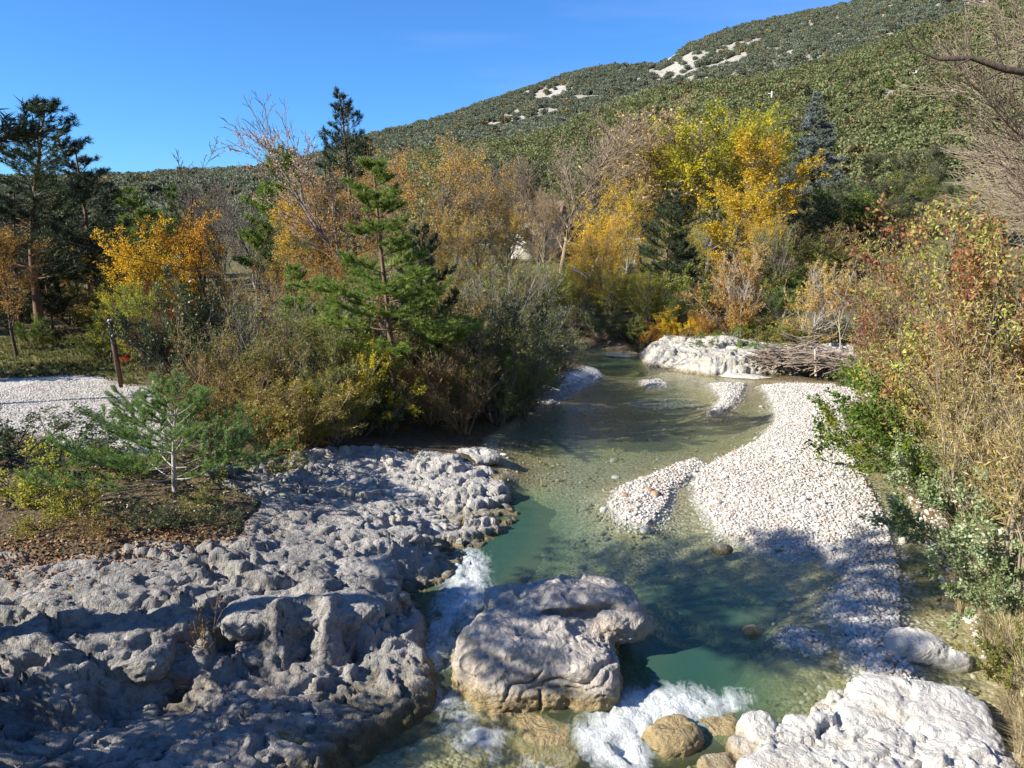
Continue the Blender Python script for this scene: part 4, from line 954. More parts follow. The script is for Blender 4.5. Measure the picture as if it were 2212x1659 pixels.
def plant(name, protos, u, y, vtop, label, cat, group=None, seed=0, wood=None, leaf=None, zoff=-0.05, x=None, H0=None, wide=1.0, parts=("trunk", "crown"), rz=None, height=None):
    """set a copy of a grown plant where column u meets the ground at distance y, as tall as row vtop asks"""
    rg = random.Random(seed * 77 + int(u) * 3 + int(y * 10))
    zg = 1.0
    xx = x
    for _ in range(4):
        if x is None: xx = x_at(u, y, zg + 1.0)
        zg = gz(xx, y)
    w, l, ph = protos[rg.randrange(len(protos))] if isinstance(protos, list) else protos
    h = height if height else max(0.4, at_y(u, vtop, y)[2] - zg)
    k = h / ph
    e = empty(name, (xx, y, zg + zoff), rg.uniform(0, 6.28) if rz is None else rz, (k * wide, k * wide, k))
    if w is not None: link(parts[0], w, e, wood)
    if l is not None: link(parts[1], l, e, leaf)
    return tag(e, label, cat, group)
def proto(pair, H=None):
    w, l = pair; z = []
    for m in (w, l):
        if m is not None:
            a = np.empty(len(m.vertices) * 3, np.float32); m.vertices.foreach_get('co', a); z.append(a[2::3].max())
    return (w, l, float(max(z)))

# ================================================================== HILLS
def azel(u, v):
    d = ray(u, v); return math.atan2(d[0], d[1]), math.atan2(d[2], math.hypot(d[0], d[1]))
class Hill:
    def __init__(s, sky, r0, ridge, seed, rough):
        a = np.array([azel(u, v) for u, v in sky]); s.az, s.el = a[:, 0], a[:, 1]
        s.r0, s.seed, s.rough = r0, seed, rough; s.ridge = ridge
    def z(s, az, r):
        az = np.asarray(az, float); r = np.asarray(r, float)
        el = np.interp(az, s.az, s.el); R1 = np.interp(az, [p[0] for p in s.ridge], [p[1] for p in s.ridge])
        zr = CAM_Z + R1 * np.tan(el); t = (r - s.r0) / (R1 - s.r0)
        X, Y = r * np.sin(az), r * np.cos(az)
        P = np.stack([X.ravel() / 90.0, Y.ravel() / 90.0, 0 * X.ravel()], 1)
        n = fbm(P, 4, s.seed).reshape(X.shape)
        zz = 4.0 + (zr - 4.0) * np.where(t < 1, np.clip(t, -.1, 1) * 0.86 + 0.14 * np.clip(t, 0, 1) ** 2, 1 - 0.5 * np.clip(t - 1, 0, 9) ** 1.2)
        return zz + n * s.rough * 4 * np.clip(t, 0, 1) * np.clip(1.0 - t, 0, 1)
    def mesh(s, name, a0, a1, na, nr):
        az = np.linspace(a0, a1, na); tt = np.linspace(0, 1.35, nr)
        AZ, TT = np.meshgrid(az, tt); R1 = np.interp(AZ, [p[0] for p in s.ridge], [p[1] for p in s.ridge]); R = s.r0 + (R1 - s.r0) * TT
        Z = s.z(AZ, R); V = np.stack([R * np.sin(AZ), R * np.cos(AZ), Z], -1).reshape(-1, 3)
        return mesh_np(name, V, [grid_faces(na, nr)], True)
    def hit(s, u, v):
        a, e = azel(u, v); r = np.linspace(s.r0, 900, 1200); z = s.z(np.full(r.shape, a), r); k = np.argmax(z > CAM_Z + r * math.tan(e))
        return r[k] * math.sin(a), r[k] * math.cos(a), z[k]
def hill_material():
    m, nt, out = new_mat("hill_ground"); g = N(nt, 'NewGeometry')
    n1 = noise_n(nt, g.outputs['Position'], 0.05, 6, 0.65); n2 = noise_n(nt, g.outputs['Position'], 0.6, 5, 0.7)
    c = ramp(nt, n2, [(0.3, (0.20, 0.18, 0.12)), (0.45, (0.32, 0.30, 0.26)), (0.6, (0.46, 0.44, 0.41))])
    c = mixc(nt, ramp(nt, n1, [(0.4, (0, 0, 0)), (0.6, (.35, .35, .35))]), c, (0.26, 0.22, 0.13))
    p = N(nt, 'BsdfPrincipled', Roughness=0.95); p.inputs['Specular IOR Level'].default_value = 0.1
    L(nt, c, p.inputs['Base Color']); L(nt, bump(nt, n2, 0.8, 0.8), p.inputs['Normal']); L(nt, p.outputs[0], out.inputs['Surface']); return m
M_HILL = hill_material()
FAR = Hill([(-700, 400), (-200, 398), (0, 395), (250, 386), (400, 378), (560, 372), (640, 356), (700, 336), (780, 305), (860, 283), (940, 262), (1000, 243), (1100, 205), (1200, 172), (1280, 150), (1340, 143), (1400, 141), (1430, 134),
            (1500, 92), (1600, 58), (1700, 36), (1850, 4), (2000, -40), (2212, -105), (2700, -220)], 110, [(-0.9, 280), (-0.3, 300), (0.0, 520), (0.9, 650)], 501, 14)
NEAR = Hill([(700, 420), (880, 345), (980, 322), (1080, 314), (1180, 300), (1260, 262), (1340, 228), (1420, 200), (1500, 186), (1600, 174), (1680, 164), (1780, 138), (1900, 98), (2050, 48), (2212, -5), (2700, -140)], 78, [(-0.9, 200), (0.0, 230), (0.9, 270)], 502, 7)
tag(link("mountain", FAR.mesh("mountain", -0.85, 0.95, 300, 70), None, M_HILL), "high wooded mountain ridge falling away to the left", None, None, "structure")
tag(link("hillside", NEAR.mesh("hillside", -0.30, 0.95, 220, 60), None, M_HILL), "nearer wooded slope rising on the right", None, None, "structure")

# unseen slope added behind the camera to block low sky and deepen the shade
oa = np.concatenate([np.linspace(-1.35, -6.283 + 1.25, 90)]); orr = np.linspace(0, 1.3, 16); OA, OT = np.meshgrid(oa, orr)
oe = np.radians(21.0) + 0.05 * np.sin(OA * 3.1) + 0.03 * np.sin(OA * 7.7); oe = oe * sstep(-1.30, -1.65, OA) * sstep(-6.283 + 1.20, -6.283 + 1.6, OA); OR = 55 + 190 * OT
OZ = 0.5 + 245 * np.tan(oe) * np.where(OT < 1, OT, 1 - 0.6 * (OT - 1)) + 5
tag(link("added_back_hill", mesh_np("added_back_hill", np.stack([OR * np.sin(OA), OR * np.cos(OA), OZ], -1).reshape(-1, 3), [grid_faces(len(oa), len(orr))], True), None, plain_mat("added_hill_olive", (0.085, 0.09, 0.05), 0.95, 0.4, 0.15)), "unseen slope added behind the camera to block the low sky", None, None, "structure")
def crown_proto(name, seed, mat, n=520, leaf=0.20, sq=(1, 1, 0.85)):
    rg = np.random.default_rng(seed); lumps = rg.normal(0, 1, (9, 3)); lumps /= np.linalg.norm(lumps, axis=1, keepdims=True); lumps[:, 2] = np.abs(lumps[:, 2]) * .9
    c = lumps * rg.uniform(0.25, 0.62, (9, 1)); k = rg.integers(0, 9, n)
    d = rg.normal(0, 1, (n, 3)); d /= np.linalg.norm(d, axis=1, keepdims=True)
    P = (c[k] + d * rg.uniform(0.26, 0.46, (n, 1))) * np.array(sq) + np.array([0, 0, 0.55]); P[:, 2] = np.maximum(P[:, 2], 0.05)
    me = leaves_mesh(name, rg, P, d, leaf, 0.9, 0.0, 0.8, 1.2, seed, jit=0.02); me.materials.append(mat); return me
M_SCRUB = leaf_mat("hazed_scrub_leaf", [(0.0, (0.105, 0.125, 0.085)), (0.5, (0.17, 0.19, 0.125)), (1.0, (0.25, 0.26, 0.175))], 0.25, 0.8, 0.16)  # far crowns: distance haze put into the leaf colour as a bluish-grey shift
M_SCRUBO = leaf_mat("scrub_ochre_leaf", [(0.0, (0.14, 0.12, 0.06)), (0.5, (0.22, 0.185, 0.085)), (1.0, (0.31, 0.25, 0.11))], 0.2, 0.8, 0.25)
M_SCRUBN = leaf_mat("near_scrub_leaf", [(0.0, (0.095, 0.115, 0.045)), (0.5, (0.175, 0.195, 0.08)), (1.0, (0.27, 0.27, 0.12))], 0.25, 0.8, 0.25)
SCRUB = [crown_proto("scrub_crown", 600 + i, M_SCRUB) for i in range(8)] + [crown_proto("scrub_crown", 610, M_SCRUBO)]
SCRUBN = [crown_proto("scrub_crown", 640 + i, M_SCRUBN) for i in range(8)] + [crown_proto("scrub_crown", 630, M_SCRUBO)]
rh = np.random.default_rng(21)
def project(P):
    d = P[:, 1] * CP - (P[:, 2] - CAM_Z) * SP; b_ = -(P[:, 1] * SP + (P[:, 2] - CAM_Z) * CP)
    return CX + FPX * P[:, 0] / d, CY + FPX * b_ / d
def forest(name, hill, n, a0, a1, rr, label, bare=None, kinds=None):
    az = rh.uniform(a0, a1, n); R1 = np.interp(az, [p[0] for p in hill.ridge], [p[1] for p in hill.ridge])
    r = np.sqrt(rh.uniform((hill.r0 + 6) ** 2, (R1 * 1.05) ** 2)); z = hill.z(az, r)
    P = np.stack([r * np.sin(az), r * np.cos(az), z], 1); keep = np.ones(n, bool)
    if bare is not None:
        u, v = project(P); w = np.zeros(n)
        for (cu, cv, su, sv, k) in bare: w = np.maximum(w, k * np.exp(-((u - cu) / su) ** 2 - ((v - cv) / sv) ** 2))
        nz = 0.7 * fbm(P * np.array([1 / 16., 1 / 34., 0]), 3, 711) + 0.9 * fbm(P * np.array([1 / 6., 1 / 14., 0]), 2, 712); keep = (nz < 0.46 - 0.60 * w) & (rh.uniform(0, 1, n) > 0.55 * w)
    P = P[keep]; n = len(P)
    s = rr * rh.uniform(0.6, 1.25, n) * (1 + 0.25 * fbm(P / 40.0, 2, 5))
    scl = s[:, None] * np.stack([rh.uniform(.9, 1.2, n), rh.uniform(.9, 1.2, n), rh.uniform(.75, 1.15, n)], 1)
    rot = np.stack([np.zeros(n), np.zeros(n), rh.uniform(0, 6.28, n)], 1); P[:, 2] -= 0.35 * s
    return scatter(name, P, scl, rot, kinds or SCRUB, label, rh)
forest("mountain_scrub", FAR, 30000, -0.62, 0.66, 2.2, "grey-green holm oak scrub covering the mountain",
       [(1480, 150, 120, 42, 1.0), (1640, 115, 110, 30, 0.85), (1200, 205, 90, 40, 0.7), (1090, 240, 60, 40, 0.5), (300, 420, 60, 25, 0.6)])
forest("hillside_scrub", NEAR, 8500, -0.16, 0.66, 1.8, "olive-green holm oak wood covering the nearer slope", None, SCRUBN)

M_TANO = leaf_mat("tan_orange_leaf", [(0.0, (0.50, 0.30, 0.06)), (0.4, (0.58, 0.40, 0.16)), (1.0, (0.62, 0.47, 0.27))], 0.35)
# ================================================================== GROWN PLANTS, ONE OF EACH KIND
POP = [proto(make_poplar(700 + i, 10, 0.36, 12000, 0.14, 28, 0.68, 0.12)) for i in range(3)]
DOMEW = lambda s: 0.5 + 1.0 * math.sin(math.pi * min(1, s * 0.8 + 0.05))
ROUND = [proto(make_poplar(710 + i, 8, 0.46, 11500, 0.115, 24, 0.85, 0.18, 0.05, 0.15, wide=DOMEW)) for i in range(3)]
SPARSE = [proto(make_poplar(720 + i, 9, 0.36, 9000, 0.085, 26, 0.62, 0.22, 0.05, 0.13)) for i in range(3)]
lvd, rgd = make_bare(730, 9, 0.46, 30, 0.75, 0.26, 0.2, 0.07, 1.15)
Pd, Dd = twig_samples(rgd, lvd[3], 17000); kd = rgd.uniform(0, 1, 17000) < np.clip(1.2 - Pd[:, 2] / 9 * 0.8, 0.4, 1)
DOME = proto((wood_mesh("trunk", lvd, minr=0.012), leaves_mesh("crown", rgd, Pd[kd], Dd[kd], 0.16, 0.8, 0.2, .5, .6, 730)))
BARE = []
for i in range(3):
    lvb, rgb_ = make_bare(740 + i, 9, 0.36, 26, 0.55, 0.2, 0.15, 0.08, 1.1)
    BARE.append(proto((wood_mesh("trunk", lvb, minr=0.011), None)))
lvb, rgb_ = make_bare(745, 7, 0.34, 9, 0.7, 0.3, 0.09, 0.03, 0.5); DEADT = proto((wood_mesh("trunk", lvb, minr=0.010), None))
lvp, rgp = make_bare(750, 9.5, 0.36, 13, 0.45, 0.42, 0.14, 0.05, 0.7, lean=(-0.30, 0.0))
Pp, Dp = twig_samples(rgp, lvp[2] + lvp[3], 6000); kp = (Pp[:, 2] > 5.0) & (Pp[:, 2] < 9.2); ASPEN = proto((wood_mesh("trunk", lvp, minr=0.009), leaves_mesh("crown", rgp, Pp[kp][:2600], Dp[kp][:2600], 0.075, 0.9, 0.2, .5, .6, 750)))
BPINE = [proto(make_pine(760 + i, 10, 2.7, 15, 5, 0.26, 0.15, 0.15, 0.02, 75, profile=lambda t: (1 - t) ** 0.6 * (0.7 + .3 * min(1, t / .3)), upw=0.11)) for i in range(3)]
SCOTS = proto(make_pine(770, 8, 2.3, 12, 5, 0.30, 0.10, 0.11, 0.014, 260, profile=lambda t: (1 - t) ** 0.7 * (0.75 + 0.5 * math.sin(t * 9) * .3 + .1), upw=0.06))
CEDAR = proto(make_pine(775, 11, 4.2, 20, 6, 0.04, 0.16, 0.17, 0.05, 80, low_ang=1.62, top_ang=1.25, profile=lambda t: (1 - t) ** 0.85, upw=-0.01, sub=0.36, cov=0.8))
YPINE = proto(make_pine(781, 2.2, 2.1, 6, 5, 0.14, 0.05, 0.06, 0.006, 520, profile=lambda t: 0.35 + 0.65 * (1 - t) ** 0.8, low_ang=1.5, top_ang=0.75, upw=0.20, sub=0.36, cov=0.5))
EPINE = [proto(make_pine(790 + i, 9, 3.2, 11, 5, 0.2, 0.13, 0.2, 0.04, 38, profile=lambda t: (1 - t) ** 0.55, upw=0.10)) for i in range(2)]
HOLM = [proto(make_poplar(800 + i, 6, 0.44, 9000, 0.12, 22, 0.8, 0.12, 0.04, 0.16, wide=DOMEW)) for i in range(2)]
OLIVE = [proto(make_shrub(810 + i, 3.6, 1.7, 13, 11000, 0.075, 0.34, open_=0.7)) for i in range(4)]
TWIGGY = [proto(make_shrub(820 + i, 3.4, 1.6, 13, 3600, 0.075, 0.34, open_=0.7, twiggy=1.25)) for i in range(2)]
DENSE = [proto(make_shrub(830 + i, 2.6, 1.5, 14, 13000, 0.055, 0.55, open_=0.85)) for i in range(3)]
GOLDW = [proto(make_shrub(840 + i, 5.2, 2.0, 9, 12000, 0.095, 0.5, open_=0.55, minr=0.008)) for i in range(2)]
BROAD = [proto(make_shrub(850 + i, 2.4, 1.7, 18, 9500, 0.068, 0.68, True, open_=1.0, jit=0.04, thick=0.006)) for i in range(3)]
NARROW = [proto(make_shrub(860 + i, 5.0, 1.9, 10, 5200, 0.10, 0.21, True, open_=0.62, twiggy=0.8, jit=0.02, thick=0.006, minr=0.003)) for i in range(2)]
BIGDOG = [proto(make_shrub(870 + i, 5.0, 2.4, 13, 13000, 0.072, 0.62, True, open_=0.75, twiggy=1.0, jit=0.05, thick=0.006, minr=0.003)) for i in range(2)]

# ================================================================== WOODS BEHIND THE LEFT BANK
G = "pines at the back of the clearing"
plant("black_pine", BPINE[0], 84, 36, 200, "tall dark pine at the far left with open top boughs", "pine tree", G, 1, M_BARKP, M_PINE, wide=1.45)
plant("black_pine", BPINE[1], 214, 40, 308, "pointed dark pine standing just right of the tallest left pine", "pine tree", G, 2, M_BARKP, M_PINE, wide=1.4)
plant("black_pine", BPINE[2], -30, 46, 330, "shadowy pine half out of frame behind the tall left pine", "pine tree", G, 3, M_BARKP, M_PINE)
plant("black_pine", BPINE[1], 150, 50, 430, "dark pine filling the gap between the two tall left pines", "pine tree", G, 4, M_BARKP, M_PINE)
plant("black_pine", BPINE[0], 268, 52, 440, "dark low pine behind the pointed pine", "pine tree", G, 5, M_BARKP, M_PINE)
plant("green_pine", EPINE[0], 322, 50, 396, "mid-green pine left of the yellow-orange tree", "pine tree", G, 6, M_BARKP, M_SCOTS)
plant("green_pine", EPINE[1], 398, 56, 392, "olive-green pine behind the yellow-orange tree", "pine tree", G, 7, M_BARKP, M_BRIGHT)
plant("black_pine", BPINE[2], 20, 56, 470, "dim pine deep in the left wood", "pine tree", G, 8, M_BARKP, M_PINE)
plant("black_pine", BPINE[0], 340, 44, 520, "dark young pine at the wood's edge behind the trail board", "pine tree", G, 9, M_BARKP, M_PINE)
plant("black_pine", BPINE[1], 90, 44, 520, "dark young pine beneath the tall left pine", "pine tree", G, 10, M_BARKP, M_PINE)
plant("orange_tree", SPARSE[0], 30, 31, 470, "brown-orange leaved tree in shade at the left edge", "tree", None, 11, M_BARKD, M_ORANGE, wide=1.2)
plant("orange_tree", SPARSE[1], 170, 44, 520, "sparse orange tree glimpsed between the dark pines", "tree", None, 12, M_BARKD, M_GOLD, wide=1.3)
plant("oak_bush", ROUND[0], 235, 29, 575, "yellow-green young oak behind the trail board", "tree", None, 13, M_BARKD, M_YGREEN)
plant("oak_bush", ROUND[1], 310, 27.5, 590, "lime-yellow bush right of the trail board", "bush", None, 14, M_BARKD, M_LIME)
plant("smoke_bush", DENSE[0], 285, 30.5, 604, "scarlet smoke bush behind the yellow-green young oak", "bush", None, 15, M_BARKR, M_RED, parts=("stems", "foliage"), wide=0.8)
plant("smoke_bush", DENSE[1], 352, 23.0, 735, "small bright red bush at the foot of the dark evergreen shrub", "bush", None, 16, M_BARKR, M_RED, parts=("stems", "foliage"), wide=0.8)
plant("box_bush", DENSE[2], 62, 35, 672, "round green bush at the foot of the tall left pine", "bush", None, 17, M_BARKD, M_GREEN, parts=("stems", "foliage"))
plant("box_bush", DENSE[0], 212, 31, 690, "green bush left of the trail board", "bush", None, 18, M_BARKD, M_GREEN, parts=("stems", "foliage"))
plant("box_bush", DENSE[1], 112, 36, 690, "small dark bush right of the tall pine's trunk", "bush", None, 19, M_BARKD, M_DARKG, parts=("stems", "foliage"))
# middle wood
plant("golden_tree", ROUND[2], 455, 35, 408, "bright golden-orange round tree left of the central pine", "tree", None, 20, M_BARKD, M_GOLD, wide=0.9)
plant("golden_tree", ROUND[0], 370, 34, 455, "golden-yellow low tree at the left end of the golden foliage", "tree", None, 21, M_BARKD, M_GOLD)
plant("bare_tree", DEADT, 462, 37, 290, "thin bare tree poking above the golden tree", "tree", None, 22, M_BARKD)
plant("bare_tree", BARE[0], 560, 44, 352, "grey leafless tree behind the golden tree", "tree", None, 23, M_BARKG)
plant("bare_tree", BARE[1], 500, 48, 372, "hazy bare tree on the skyline above the golden tree", "tree", None, 24, M_BARKG)
plant("bare_tree", DEADT, 560, 30, 430, "dark crooked bare tree in front of the golden tree", "tree", None, 25, M_BARKD)
plant("green_pine", EPINE[1], 618, 44, 305, "green pine with a thin ragged top left of the pink aspen", "pine tree", None, 26, M_BARKP, M_SCOTS)
plant("aspen", ASPEN, 850, 33, 192, "leaning aspen with pale pinkish leaves against the sky", "tree", None, 27, M_BARKG, M_PINK, rz=0.0)
plant("dark_pine", BPINE[1], 772, 47, 182, "dark upright pine on the skyline behind the pink aspen", "pine tree", None, 28, M_BARKP, M_PINE)
G = "orange poplars behind the thicket"
plant("orange_poplar", SPARSE[0], 925, 38, 278, "broad orange-brown poplar right of the central pine", "tree", G, 29, M_BARKG, M_ORANGE, wide=1.15)
plant("orange_poplar", SPARSE[1], 1032, 43, 328, "smaller orange poplar left of the white house", "tree", G, 30, M_BARKG, M_ORANGE)
plant("orange_poplar", SPARSE[2], 640, 36, 395, "orange poplar between the golden tree and the pink aspen", "tree", G, 31, M_BARKG, M_GOLD)
plant("orange_poplar", SPARSE[0], 735, 37, 360, "thin orange poplar under the pink aspen", "tree", G, 32, M_BARKG, M_ORANGE)
plant("orange_poplar", SPARSE[2], 860, 41, 300, "orange poplar behind the top of the central pine", "tree", G, 33, M_BARKG, M_ORANGE)
plant("orange_poplar", ROUND[1], 760, 31, 500, "low golden-brown tree behind the left boughs of the central pine", "tree", G, 34, M_BARKD, M_ORANGE)
plant("orange_poplar", ROUND[2], 640, 30, 520, "low orange tree above the olive thicket", "tree", G, 35, M_BARKD, M_ORANGE, wide=1.1)
plant("orange_poplar", SPARSE[1], 985, 36, 440, "half-bare orange tree above the right of the thicket", "tree", G, 36, M_BARKG, M_ORANGE)
plant("orange_poplar", SPARSE[2], 1090, 50, 415, "rusty little tree beside the house chimney", "tree", G, 37, M_BARKG, M_ORANGE)
plant("scots_pine", SCOTS, 852, 22.2, 328, "bright green Scots pine with tiered boughs in the middle of the thicket", "pine tree", None, 38, M_BARKP, M_SCOTS, rz=0.6, wide=1.25)
plant("scots_pine", EPINE[0], 905, 24.5, 470, "smaller dark green pine behind the central pine", "pine tree", None, 39, M_BARKP, M_PINE, wide=0.8)
plant("scots_pine", EPINE[1], 640, 27, 560, "low green pine in the thicket left of the central pine", "pine tree", None, 40, M_BARKP, M_SCOTS, wide=0.8)

for i, (u, y, vt, k) in enumerate([(-60, 38, 420, 1.4), (40, 42, 400, 1.4), (130, 46, 400, 1.4), (190, 54, 440, 1.4), (250, 46, 450, 1.4), (300, 58, 430, 1.3), (60, 60, 420, 1.3), (-20, 33, 560, 1.5), (350, 62, 440, 1.3), (110, 38.5, 560, 1.4), (250, 38, 560, 1.3), (440, 60, 430, 1.3)]):
    plant("black_pine", BPINE[i % 3], u, y, vt, "dark pine in the dense shadowy wood behind the clearing", "pine tree", "dark wood behind the clearing", 500 + i, M_BARKP, M_PINE, wide=k)
for i in range(14):
    u = -60 + 42 * i; y = 39 + (i * 5) % 11
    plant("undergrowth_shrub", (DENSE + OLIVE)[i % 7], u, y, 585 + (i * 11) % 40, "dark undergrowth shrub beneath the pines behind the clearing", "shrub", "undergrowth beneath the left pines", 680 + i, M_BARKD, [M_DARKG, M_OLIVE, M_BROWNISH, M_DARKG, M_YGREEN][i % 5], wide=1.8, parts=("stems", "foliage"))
# the thicket on the left bank
T = "willow thicket on the left bank"
thick = [
 (440, 22.5, 560, DENSE, M_DARKG, "dark evergreen shrub at the left end of the thicket", 0.75), (425, 20.5, 720, DENSE, M_DARKG, "low dark shrub in front of the evergreen shrub", 0.8),
 (500, 24.5, 560, TWIGGY, M_BROWNISH, "brown twiggy shrub right of the dark evergreen shrub", 1.1), (560, 22, 600, TWIGGY, M_OLIVE, "bare-stemmed olive shrub above the ochre bush", 1.1),
 (520, 20, 680, OLIVE, M_BROWNISH, "ochre willow bush at the left front of the thicket", 1.1), (590, 20.5, 650, OLIVE, M_OLIVE, "olive willow left of the central pine", 1.0),
 (640, 22.5, 600, TWIGGY, M_OLIVE, "thin olive willow behind the thicket's left half", 1.0), (690, 21.5, 640, OLIVE, M_OLIVE, "olive willow just left of the central pine's trunk", 1.0),
 (470, 19, 760, OLIVE, M_BROWNISH, "low orange-brown bush beside the young pine", 1.2), (560, 18.6, 770, OLIVE, M_BROWNISH, "rusty low bush at the thicket's front edge", 1.2),
 (640, 18.8, 790, DENSE, M_BROWNISH, "low brown-leaved bush above the dark bank", 1.3), (720, 19.8, 760, OLIVE, M_OLIVE, "dark olive bush in front of the central pine", 1.1),
 (770, 21, 720, DENSE, M_YGREEN, "yellow-green bush at the foot of the central pine", 0.9), (790, 24, 640, DENSE, M_OLIVE, "olive bush behind the central pine's trunk", 1.1),
 (930, 23, 700, TWIGGY, M_BROWNISH, "rust-stemmed bush right of the central pine's trunk", 1.1), (985, 23.5, 640, OLIVE, M_OLIVE, "olive willow right of the central pine", 1.1),
 (1000, 22.6, 740, TWIGGY, M_BROWNISH, "reddish-twigged low willow over the water's edge", 1.1), (1050, 25, 600, OLIVE, M_OLIVE, "tall olive willow in the right half of the thicket", 1.0),
 (1075, 24, 700, OLIVE, M_OLIVE, "olive willow hanging over the dark water", 1.1), (1110, 26, 600, OLIVE, M_DARKG, "grey-green willow with glinting leaves", 1.0),
 (1130, 25.2, 690, OLIVE, M_OLIVE, "dark willow above the shaded stones", 1.1), (1160, 28, 620, OLIVE, M_DARKG, "grey-green willow near the thicket's right end", 1.0),
 (1195, 29.5, 660, OLIVE, M_OLIVE, "rightmost willow of the thicket, arching over the stream", 0.9), (1150, 26.5, 760, OLIVE, M_OLIVE, "low willow touching the shaded gravel", 1.0),
 (1040, 30, 540, TWIGGY, M_OLIVE, "pale twiggy tree behind the right thicket", 1.0), (960, 30, 545, OLIVE, M_OLIVE, "olive tree behind the central pine's right boughs", 1.1),
 (1120, 34, 520, TWIGGY, M_OLIVE, "tall grey-green tree between the thicket and the house", 1.0), (720, 27, 570, OLIVE, M_OLIVE, "olive shrub behind the left of the central pine", 1.1),
 (880, 27, 580, DENSE, M_BROWNISH, "dull brown bush behind the central pine", 1.2), (830, 21.5, 800, DENSE, M_DARKG, "small dark bush under the central pine", 1.0), (410, 21.6, 790, TWIGGY, M_OLIVE, "thin olive bush left of the evergreen shrub", .9), (460, 17.6, 860, DENSE, M_DARKG, "dark low bush behind the young pine", 1.2)]
for i, (u, y, vt, ps, mt, lab, wd) in enumerate(thick):
    plant("willow_shrub" if ps is not DENSE else "bank_shrub", ps[i % len(ps)], u, y, vt, lab, "shrub", T, 100 + i, M_BARKR if mt is M_BROWNISH else M_BARKG, mt, wide=wd, parts=("stems", "foliage"))

# ================================================================== WOODS ACROSS THE RIVER
G = "autumn trees across the river"
plant("grey_poplar", BARE[0], 1212, 62, 232, "grey leafless poplar left of the tan domed tree", "tree", G, 41, M_BARKT, wide=1.5)
plant("grey_poplar", BARE[1], 1180, 64, 330, "smaller leafless tree above the white house", "tree", G, 42, M_BARKT, wide=1.2)
plant("grey_poplar", SPARSE[1], 1180, 58, 395, "tan half-bare tree screening the white house", "tree", G, 43, M_BARKT, M_TAN)
plant("domed_tree", DOME, 1375, 66, 190, "large tan domed tree with orange lower leaves on the skyline", "tree", G, 44, M_BARKT, M_TANO, wide=1.45)
plant("yellow_poplar", POP[0], 1530, 60, 200, "tallest yellow-green poplar right of the tan domed tree", "tree", G, 45, M_BARKG, M_YGREEN, wide=1.35)
plant("yellow_poplar", POP[1], 1612, 64, 222, "slim yellow-green poplar between the tallest and the brightest", "tree", G, 46, M_BARKG, M_YGREEN, wide=1.15)
plant("yellow_poplar", POP[2], 1655, 57, 268, "brightest yellow poplar at the right end of the autumn trees", "tree", G, 47, M_BARKG, M_YELLOW, wide=1.35)
plant("yellow_poplar", POP[0], 1470, 62, 262, "green-gold poplar left of the tallest poplar", "tree", G, 48, M_BARKG, M_YGREEN, wide=1.1)
plant("yellow_poplar", POP[1], 1585, 53, 370, "lower yellow poplar in front of the tallest poplar", "tree", G, 49, M_BARKG, M_YELLOW, wide=1.35)
plant("golden_tree", ROUND[0], 1262, 50, 412, "round orange tree right of the white house", "tree", G, 50, M_BARKG, M_GOLD, wide=1.0)
plant("golden_tree", ROUND[1], 1350, 54, 362, "orange-yellow tree left of the dark pine across the river", "tree", G, 51, M_BARKG, M_YELLOW, wide=1.0)
plant("golden_tree", ROUND[2], 1310, 46, 470, "orange tree below the orange-yellow tree", "tree", G, 52, M_BARKG, M_YELLOW, wide=1.05)
plant("golden_tree", ROUND[0], 1500, 49, 440, "yellow-green tree right of the dark pine across the river", "tree", G, 53, M_BARKG, M_YGREEN, wide=1.0)
plant("golden_tree", ROUND[1], 1640, 49, 450, "yellow-green tree under the brightest poplar", "tree", G, 54, M_BARKG, M_YELLOW, wide=1.0)
plant("dark_pine", BPINE[2], 1432, 45, 388, "dark pine among the autumn trees across the river", "pine tree", G, 55, M_BARKP, M_PINE, wide=1.15)
plant("dark_pine", EPINE[0], 1475, 46, 500, "smaller dark green pine right of the pine across the river", "pine tree", G, 56, M_BARKP, M_PINE)
G = "undergrowth on the far bank"
und = [(1260, 45, 545, ROUND, M_YGREEN, "yellow-green tree behind the willow tip"), (1320, 43, 560, ROUND, M_YGREEN, "olive tree over the far pool"), (1385, 42.5, 560, ROUND, M_YGREEN, "yellow-green tree left of the far bank's gold bush"),
       (1300, 42, 640, DENSE, M_DARKG, "dark green bush over the far pool"), (1365, 41.6, 660, DENSE, M_GREEN, "green bush left of the gold bush"), (1245, 43, 640, OLIVE, M_OLIVE, "olive shrub at the head of the pool"),
       (1450, 42, 600, ROUND, M_GREEN, "green tree under the dark pine across the river"), (1540, 45, 560, ROUND, M_YGREEN, "lime-green tree left of the golden willow"), (1475, 40.4, 655, DENSE, M_YELLOW, "small yellow bush above the far rock bank"),
       (1532, 39.6, 655, ROUND, M_GOLD, "gold-leaved bush leaning over the far rock bank"), (1425, 40.6, 680, DENSE, M_GOLD, "little orange bush on the tip of the far bank"), (1290, 41.4, 715, TWIGGY, M_BROWNISH, "brown bush at the far waterline"), (1390, 40.5, 725, DENSE, M_DARKG, "low dark bush at the tip of the rock bank"),
       (1690, 44, 600, DENSE, M_GREEN, "green bush between the two golden willows"), (1840, 40, 660, DENSE, M_GREEN, "green bush right of the second golden willow"), (1650, 39.5, 690, DENSE, M_GREEN, "low green bush behind the driftwood"), (1770, 38.5, 690, DENSE, M_GREEN, "bright green bush under the second golden willow"),
       (1340, 47, 600, ROUND, M_DARKG, "dark tree behind the far pool"), (1880, 44, 600, OLIVE, M_BROWNISH, "brown shrub above the right bank"), (1930, 40, 560, OLIVE, M_BROWNISH, "brown willow behind the right bank's dogwood"), (2020, 42, 520, OLIVE, M_OLIVE, "olive willow behind the tall dogwood"), (2120, 44, 480, OLIVE, M_OLIVE, "olive willow at the back of the right bank")]
